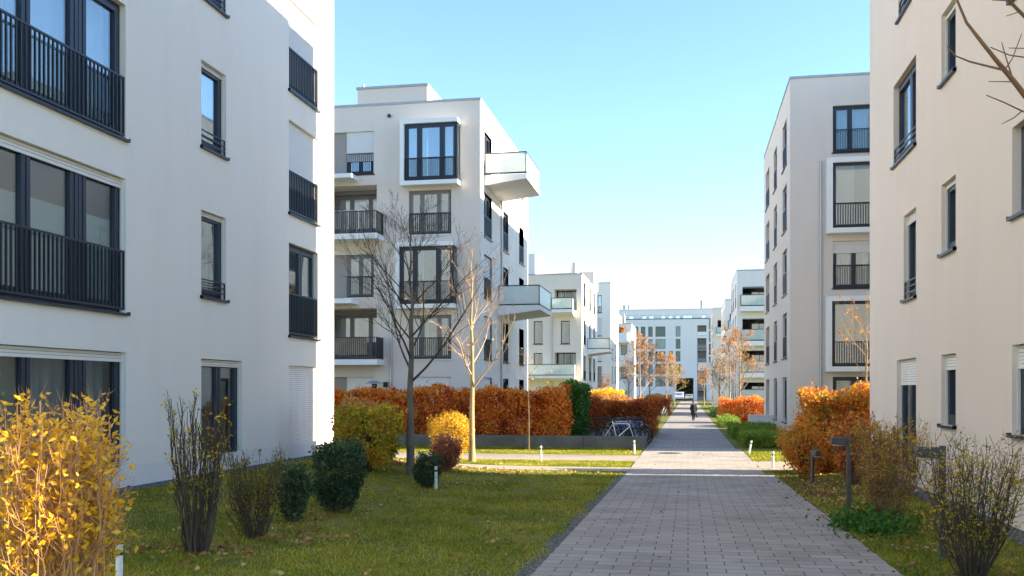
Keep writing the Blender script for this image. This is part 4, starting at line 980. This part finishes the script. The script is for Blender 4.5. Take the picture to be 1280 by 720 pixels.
# ================================================================= street furniture
def bollard(u, v, label, tilt=0, h=.52):
    X, Y, Z = onG(u, v); t = empty('bollard_light', (X, Y, Z), label, 'bollard light', 'white bollard lights beside the lawns')
    global LOCAL; LOCAL = True
    m = MB(); r = .034; m.tube([(0, 0, -.03), (0, 0, h*.72)], r, 16); o = m.build('post', M['bollw'], t, smooth=False)
    m = MB(); m.tube([(0, 0, h*.721), (0, 0, h*.80)], r*.92, 16); m.build('lamp_band', M['black'], t)
    m = MB(); m.tube([(0, 0, h*.801), (0, 0, h*.95)], r, 16); m.build('lamp_head', M['bollw'], t)
    m = MB(); m.lathe([(r*1.03, h*.951), (r*1.03, h*.985), (r*.7, h*1.0)], 0, 0, 16); m.build('cap', M['black'], t)
    LOCAL = False; t.rotation_euler = (0, tilt, 0); return t
X5, Y5_ = onY(149, 8.4), 8.4
bl = bollard(149, 738, 'nearest white bollard light, cut by the bottom edge beside the golden bush', h=.46)
bollard(545, 612, 'white bollard light on the shaded lawn beside the small dark round bush')
bollard(676, 577, 'white bollard light in the sunlit grass between the two pale side paths')
bollard(793, 568, 'white bollard light before the right end of the low concrete wall', -.03)
bollard(936, 568, 'tilted white bollard light in the sunlit grass before the clipped green hedges', .18)
bollard(966, 586, 'white bollard light with dark cap at the foot of the rust leaved bush')
bollard(888, 513, 'tiny white bollard light far up the right path edge', 0)
def pathlamp(X, Y, h, label, L=.30):
    Z = gz(X, Y); t = empty('path_lamp', (X, Y, Z), label, 'path lamp', 'grey steel path lamps along the right path edge')
    global LOCAL; LOCAL = True
    m = MB(); m.box(-.034, .034, -.03, .03, -.05, h); m.build('post', M['lamp'], t, bevel=.006)
    m = MB(); m.hexa([(-L, -.07, h-.13), (-.041, -.07, h-.15), (-.041, .07, h-.15), (-L, .07, h-.13), (-L, -.07, h-.02), (-.041, -.07, h-.015), (-.041, .07, h-.015), (-L, .07, h-.02)]); m.build('lamp_head', M['lamp'], t, bevel=.012)
    m = MB(); m.box(-L+.03, -.07, -.05, .05, h-.155, h-.142); m.build('lens', M['frost'], t)
    m = MB(); m.lathe([(.10, -.01), (.10, .012), (.05, .02)], 0, 0, 16); m.build('base_plate', M['lamp'], t)
    LOCAL = False; return t
pathlamp(*onG(1061, 637)[:2], 1.26, 'grey path lamp with a flat head pointing left, before the dark red bush')
pathlamp(*onG(1178, 700)[:2], 1.32, 'nearest grey path lamp, partly hidden by the twiggy shrub at the right')
o = pathlamp(onG(1008, 607)[0]+.16, onG(1008, 607)[1]+.2, .8, 'farther path lamp sunk in the foot of the tall orange hedge', .26); o.rotation_euler.z = math.pi*.62
for (u, v, lab) in ((895.5, 523, 'dark post lamp before the russet hedge on the right'), (907, 527, 'second dark post lamp close to the clipped green hedges')):
    X, Y, Z = onG(u, v); t = MB(); t.box(X-.07, X+.07, Y-.07, Y+.07, Z-.05, Z+.85); t.box(X-.09, X+.09, Y-.09, Y+.09, Z+.86, Z+.92); o = t.build('post_lamp', M['lamp'], None); tag(o, lab, 'path lamp')
# patio heater
X, Y = onY(468, 43.2), 43.2; Z = pz(43)
t = empty('patio_heater', (X, Y, Z), 'silver patio heater with a round hood behind the long russet hedge', 'patio heater')
zt = Zof(476, X, Y)
m = MB(); m.lathe([(.25, Z), (.25, Z+.7), (.18, Z+.78)], X, Y, 16); m.build('gas_housing', M['silver'], t)
m = MB(); m.tube([(X, Y, Z+.78), (X, Y, zt-.45)], .035, 8); m.build('pole', M['silver'], t)
m = MB(); m.lathe([(.11, zt-.45), (.13, zt-.12)], X, Y, 16); m.build('burner', M['black'], t)
m = MB(); m.lathe([(.42, zt-.14), (.40, zt-.11), (.15, zt-.01), (.03, zt)], X, Y, 24); m.build('hood', M['silver'], t)

# ---------------------------------------------------------------- bicycles
def torus(mb, cx, cz, R_, r, k=28, q=6, y=0):
    i0 = len(mb.v)
    for i in range(k):
        a = 2*math.pi*i/k
        for j in range(q):
            b_ = 2*math.pi*j/q; rr = R_+r*math.cos(b_); mb.v.append((cx+rr*math.cos(a), y+r*math.sin(b_), cz+rr*math.sin(a)))
    for i in range(k):
        for j in range(q): mb.f.append((i0+i*q+j, i0+((i+1) % k)*q+j, i0+((i+1) % k)*q+(j+1) % q, i0+i*q+(j+1) % q))
def bicycle(fmat, label, X, Y, rz, lean=.06, basket=False, guards=False):
    global LOCAL
    t = empty('bicycle', (X, Y, gz(X, Y)+.02), label, 'bicycle', 'bicycles parked behind the low wall', rz); t.rotation_euler = (lean, 0, rz); LOCAL = True
    wr = .33
    for wx in (-.52, .52):
        m = MB(); torus(m, wx, wr, wr-.035, .012)
        for i in range(16):
            a = i*math.pi/8; m.tube([(wx, .02*(-1)**i, wr), (wx+(wr-.04)*math.cos(a), 0, wr+(wr-.04)*math.sin(a))], .0022, 3, False)
        m.tube([(wx, -.05, wr), (wx, .05, wr)], .018, 8); w = m.build('wheel', M['chrome'], t)
        m = MB(); torus(m, wx, wr, wr-.022, .027); m.build('tyre', M['rubber'], w)
    m = MB(); bb = (-.08, 0, .28); st = (-.22, 0, .80); hd = (.36, 0, .80); hl = (.39, 0, .70); ra = (-.52, 0, wr); fa = (.52, 0, wr)
    for p, q, r in ((bb, st, .017), (bb, hl, .021), (st, hd, .017), (hd, hl, .022)): m.tube([p, q], r, 8)
    for s in (-1, 1):
        o = Vector((0, .045*s, 0)); m.tube([Vector(bb)+o*.5, Vector(ra)+o], .010, 6); m.tube([Vector(st)+o*.3, Vector(ra)+o], .009, 6); m.tube([Vector(hl)+o*.8, Vector((.42, .045*s, .62)), Vector(fa)+o], .012, 6)
    m.build('frame', fmat, t, smooth=False)
    m = MB(); m.tube([st, (-.245, 0, .92)], .013, 6); m.build('seat_post', M['chrome'], t)
    m = MB(); m.loft([((-.25, 0, .915), .11, .07), ((-.25, 0, .94), .13, .075), ((-.24, 0, .955), .12, .06)]); m.tube([(-.2, 0, .94), (-.05, 0, .945)], [.04, .018], 8); m.build('saddle', M['black'], t, smooth=True)
    m = MB(); m.tube([hd, (.33, 0, .96)], .014, 6); m.tube([(.28, -.30, 1.0), (.34, -.2, .98), (.37, 0, .965), (.34, .2, .98), (.28, .30, 1.0)], .012, 6); m.build('handlebar', M['black'], t)
    m = MB(); m.tube([(-.08, -.07, .28), (-.08, .07, .28)], .02, 8); m.tube([(-.08, -.06, .28), (.06, -.06, .20)], .01, 6); m.tube([(-.08, .06, .28), (-.22, .06, .36)], .01, 6)
    m.box(.02, .11, -.13, -.07, .19, .21); m.box(-.27, -.18, .07, .13, .35, .37); torus(m, -.08, .28, .085, .006, 20, 4, -.045); m.build('crankset', M['black'], t)
    if guards:
        for wx in (-.52, .52):
            m = MB()
            pts = [(wx+.365*math.cos(a), 0, wr+.365*math.sin(a)) for a in [R(x) for x in range(20, 190, 12)]]
            for i in range(len(pts)-1):
                p, q = pts[i], pts[i+1]; m.quad((p[0], -.03, p[2]), (q[0], -.03, q[2]), (q[0], .03, q[2]), (p[0], .03, p[2]))
            m.build('mudguard', M['black'], t)
    if basket:
        m = MB(); 
        for k in range(5): z = .84+.045*k; w_ = .13+.012*k; m.tube([(.45-.02, -w_, z), (.45+.24, -w_, z), (.45+.24, w_, z), (.45-.02, w_, z), (.45-.02, -w_, z)], .006, 4)
        for x in (.43, .51, .59, .69):
            for s in (-1, 1): m.tube([(x, .13*s, .84), (x, .18*s, 1.02)], .005, 4)
        m.box(.44, .68, -.13, .13, .835, .842); m.build('basket', M['black'], t)
    LOCAL = False; return t
bw = plain('bike_white', (.75, .75, .72), .3); bblue = plain('bike_blue', (.03, .06, .35), .3); bgrey = plain('bike_grey', (.2, .22, .25), .35); bdark = plain('bike_black', (.02, .02, .025), .35); blb = plain('bike_pale_blue', (.35, .45, .6), .35); bred = plain('bike_silver', (.5, .5, .5), .3, .6)
bk = [(bw, 'white framed bicycle parked nearest the low concrete wall', -2.75, 38.7, .12, .05, 0, 0), (bblue, 'bright blue bicycle standing behind the white framed one', -2.45, 39.4, -.28, -.05, 0, 0),
      (bdark, 'black bicycle with mudguards at the right end of the row next to the path', -2.15, 40.3, -.65, .04, 0, 1), (bgrey, 'grey bicycle with a front basket in the middle of the row', -2.95, 40.2, 2.9, .03, 1, 0),
      (blb, 'pale blue bicycle half hidden at the back of the row', -2.65, 41.2, -.35, .05, 0, 0), (bdark, 'dark bicycle leaning at the left end of the row by the brown hedge', -3.6, 40.6, .45, .1, 0, 1), (bred, 'silver bicycle farthest back beside the brown hedge', -2.3, 42.3, -.6, .06, 0, 1),
      (bgrey, 'grey bicycle squeezed between the white framed and the blue one', -2.62, 39.05, -.12, -.04, 0, 1), (bdark, 'black bicycle with a front basket just behind the blue one', -2.55, 39.85, -.45, .06, 1, 1),
      (blb, 'second pale blue bicycle, farther back and angled to the path', -2.9, 41.8, .5, -.05, 0, 0)]
for q in bk:
    o = bicycle(q[0], q[1], q[2], q[3], q[4], q[5], basket=q[6], guards=q[7]); o.scale = (1.1, 1.1, 1.1)
for (X, Y, rz, lab) in ((-2.05, 84, 1.2, 'dark bicycle parked against the far dark brown hedge, nearer of the pair'), (-2.1, 87, 1.3, 'dark bicycle parked against the far dark brown hedge, farther of the pair'), (-1.9, 112, 1.3, 'dark bicycle leaning far up the left path edge')):
    o = bicycle(bdark, lab, X, Y, rz, .05); o['group'] = 'dark bicycles far up the left path edge'

# ---------------------------------------------------------------- person
PX, PY, PZ = onG(867, 526.3)
sc = 1.50/1.70
t = empty('person', (PX, PY, PZ+.014), 'person in a long dark coat walking up the middle of the path', 'person'); t.scale = (sc, sc, sc); t.rotation_euler = (0, 0, R(8))
LOCAL = True
sk = [((0, 0, .93), .13), ((0, 0, 1.10), .12), ((0, .01, 1.28), .15), ((0, .01, 1.40), .09), ((0, 0, 1.48), .055), ((0, -.01, 1.55), .07), ((0, -.01, 1.62), .095), ((0, 0, 1.67), .06),
      ((-.17, 0, 1.38), .06), ((-.22, .04, 1.12), .045), ((-.24, -.04, .88), .032), ((-.245, -.06, .80), .03),
      ((.17, 0, 1.38), .06), ((.23, -.03, 1.12), .045), ((.25, -.05, .86), .032), ((.25, -.05, .78), .03),
      ((-.09, 0, .86), .09), ((-.09, -.10, .48), .06), ((-.08, -.02, .09), .038), ((-.08, -.15, .04), .035),
      ((.09, 0, .86), .09), ((.09, .10, .48), .06), ((.08, .24, .13), .038), ((.08, .12, .04), .033)]
ed = [(0, 1), (1, 2), (2, 3), (3, 4), (4, 5), (5, 6), (6, 7), (2, 8), (8, 9), (9, 10), (10, 11), (2, 12), (12, 13), (13, 14), (14, 15), (0, 16), (16, 17), (17, 18), (18, 19), (0, 20), (20, 21), (21, 22), (22, 23)]
me = bpy.data.meshes.new('body'); me.from_pydata([s[0] for s in sk], ed, []); me.materials.append(plain('skin', (.5, .3, .22), .6)); body = place('body', me, t)
md = body.modifiers.new('skin', 'SKIN'); md.use_smooth_shade = True
for i, s in enumerate(sk): me.skin_vertices[0].data[i].radius = (s[1]*.85, s[1]*.85)
me.skin_vertices[0].data[0].use_root = True
body.modifiers.new('sub', 'SUBSURF').levels = 1
coatm = plain('coat_dark', (.012, .016, .022), .9, var=.2)
m = MB(); m.loft([((0, .0, .52), .25, .20), ((0, 0, .75), .23, .18), ((0, 0, .95), .205, .155), ((0, 0, 1.08), .18, .14), ((0, 0, 1.28), .215, .15), ((0, 0, 1.40), .19, .12), ((0, 0, 1.46), .085, .08)])
for s, e in ((-1, [(-.18, 0, 1.39), (-.235, .04, 1.12), (-.25, -.04, .87)]), (1, [(.18, 0, 1.39), (.245, -.03, 1.12), (.26, -.05, .85)])): m.tube(e, [.08, .065, .05], 10)
m.build('coat', coatm, t, smooth=True)
m = MB(); m.tube([(-.09, 0, .9), (-.09, -.10, .48), (-.08, -.02, .10)], [.11, .075, .055], 10); m.tube([(.09, 0, .9), (.09, .10, .48), (.08, .235, .14)], [.11, .075, .055], 10); m.build('trousers', plain('trousers', (.035, .045, .06), .9), t, smooth=True)
m = MB(); m.tube([(-.08, .04, .05), (-.08, -.08, .045), (-.08, -.19, .035)], [.045, .05, .035], 8); m.tube([(.08, .27, .12), (.08, .18, .06), (.08, .08, .035)], [.045, .05, .035], 8); m.build('shoes', M['black'], t, smooth=True)
m = MB(); m.loft([((0, .03, 1.50), .07, .07), ((0, .03, 1.56), .098, .095), ((0, .025, 1.63), .108, .112), ((0, .01, 1.69), .09, .095), ((0, 0, 1.725), .04, .045)]); m.build('hair', plain('hair_brown', (.16, .08, .04), .7), t, smooth=True)
LOCAL = False
hb = empty('handbag', (PX+.29*sc, PY, PZ+.30), 'dark red handbag carried in the right hand side of the walking person', 'handbag')
m = MB(); bx, by, bz = PX+.29*sc, PY-.03, PZ+.30
m.hexa([(bx-.06, by-.15, bz), (bx+.06, by-.15, bz), (bx+.06, by+.15, bz), (bx-.06, by+.15, bz), (bx-.03, by-.11, bz+.28), (bx+.03, by-.11, bz+.28), (bx+.03, by+.11, bz+.28), (bx-.03, by+.11, bz+.28)]); m.build('bag_body', plain('bag_leather', (.10, .015, .02), .5), hb, bevel=.02)
m = MB(); m.tube([(bx, by-.09, bz+.27), (bx, by-.05, bz+.42), (bx, by+.05, bz+.42), (bx, by+.09, bz+.27)], .01, 6); m.build('strap', M['black'], hb)

# ---------------------------------------------------------------- vehicles at the far end
def vehicle(name, label, X, Y, W, L, H, hood, mat, rz=0):
    global LOCAL
    t = empty(name, (X, Y, -.143), label, name.split('_')[-1], None, rz); LOCAL = True
    m = MB(); prof = [(-L/2, .35), (-L/2, hood), (-L/2+.9, hood+.12), (-L/2+1.5, H-.08), (-L/2+2.0, H), (L/2-.25, H), (L/2, hood+.1), (L/2, .35)]
    n = len(prof)
    def pr(w, sc=1): return [(w, y, z) for y, z in prof]
    rings = [(-W/2, 1), (-W/2+.06, 1.0), (W/2-.06, 1.0), (W/2, 1)]
    i0 = 0
    for j, (x, _) in enumerate(rings):
        for y, z in prof:
            k = .93 if j in (0, 3) and z > hood+.2 else 1; m.v.append((x*k if z > hood+.2 else x, y, z-(0.05 if j in (0, 3) and z > hood+.2 else 0)))
    for j in range(3):
        for i in range(n): m.f.append((j*n+i, j*n+(i+1) % n, (j+1)*n+(i+1) % n, (j+1)*n+i))
    m.f.append(tuple(range(n))); m.f.append(tuple(range(3*n, 4*n))[::-1]); m.build('body', mat, t, bevel=.03)
    m = MB(); a, b_ = prof[2], prof[3]; e = .02
    m.quad((-W/2+.14, a[0]+.05, a[1]+.06+e), (W/2-.14, a[0]+.05, a[1]+.06+e), (W/2-.2, b_[0]-.06, b_[1]-.03+e), (-W/2+.2, b_[0]-.06, b_[1]-.03+e)); m.v = [(x, y-.03, z) for x, y, z in m.v]; m.build('windscreen', M['glassd'], t)
    m = MB()
    for s in (-1, 1): m.box(s*W/2*.97-.02, s*W/2*.97+.02, -L/2+1.55, L/2-1.0, hood+.18, H-.2)
    m.build('side_window', M['black'], t)
    for sx in (-1, 1):
        for yy_ in (-L/2+.85, L/2-.85):
            m = MB(); m.tube([(sx*(W/2-.2), yy_, .33), (sx*(W/2+.01), yy_, .33)], .33, 18); w = m.build('wheel', M['rubber'], t)
            m = MB(); m.tube([(sx*(W/2+.011), yy_, .33), (sx*(W/2+.02), yy_, .33)], .19, 12); m.build('rim', M['silver'], w)
        m = MB(); m.box(sx*(W/2-.28)-.17, sx*(W/2-.28)+.17, -L/2-.02, -L/2+.04, hood-.28, hood-.1); m.build('headlight', M['chrome'], t)
    m = MB(); m.box(-W/2+.05, W/2-.05, -L/2-.06, -L/2+.02, .35, .58); m.build('bumper', M['black'], t)
    LOCAL = False; return t
white_car = plain('car_white', (.75, .75, .75), .3); grey_car = plain('car_silver', (.42, .42, .42), .3, .4)
vehicle('delivery_van', 'white van parked at the far end of the street, left of the path', onY(849.5, 212), 212, 1.9, 5, 2.0, 1.05, white_car)
vehicle('parked_car', 'silver car parked beside the white van in front of the dark passage', onY(861.5, 216), 216, 1.75, 4.2, 1.5, .9, grey_car)

# ================================================================= light, sky, camera
EL, AZ = R(18.7), R(4.6)     # the sun stands over the right row, a little ahead of the camera
sd = Vector((math.cos(EL)*math.cos(AZ), math.cos(EL)*math.sin(AZ), math.sin(EL)))
L = bpy.data.lights.new('sun', 'SUN'); L.energy = 5.0; L.angle = R(.5); L.color = (1, .85, .65)
lo = bpy.data.objects.new('sun', L); C.objects.link(lo); lo.rotation_euler = sd.to_track_quat('Z', 'Y').to_euler(); lo.location = (60, 10, 40)
w = bpy.data.worlds.new('World'); S.world = w; w.use_nodes = True; n = w.node_tree; bg = n.nodes['Background']
sky = n.nodes.new('ShaderNodeTexSky'); sky.sky_type = 'NISHITA'; sky.sun_disc = False; sky.sun_elevation = EL; sky.sun_rotation = math.pi/2-AZ; sky.air_density = 1.0; sky.dust_density = .1; sky.ozone_density = 3.4; sky.altitude = 300
n.links.new(sky.outputs[0], bg.inputs[0]); bg.inputs[1].default_value = .10
cam = bpy.data.cameras.new('camera'); co = bpy.data.objects.new('camera', cam); C.objects.link(co)
cam.sensor_width = 36; cam.lens = 36*FPX/1280; cam.shift_y = (HV-360)/1280; cam.clip_end = 3000; cam.clip_start = .05
co.location = (0, 0, CZ); co.rotation_euler = (R(90), 0, A); S.camera = co
S.view_settings.view_transform = 'Standard'; S.view_settings.look = 'None'; S.view_settings.exposure = 2.2; S.view_settings.gamma = 1
S.render.engine = 'CYCLES'
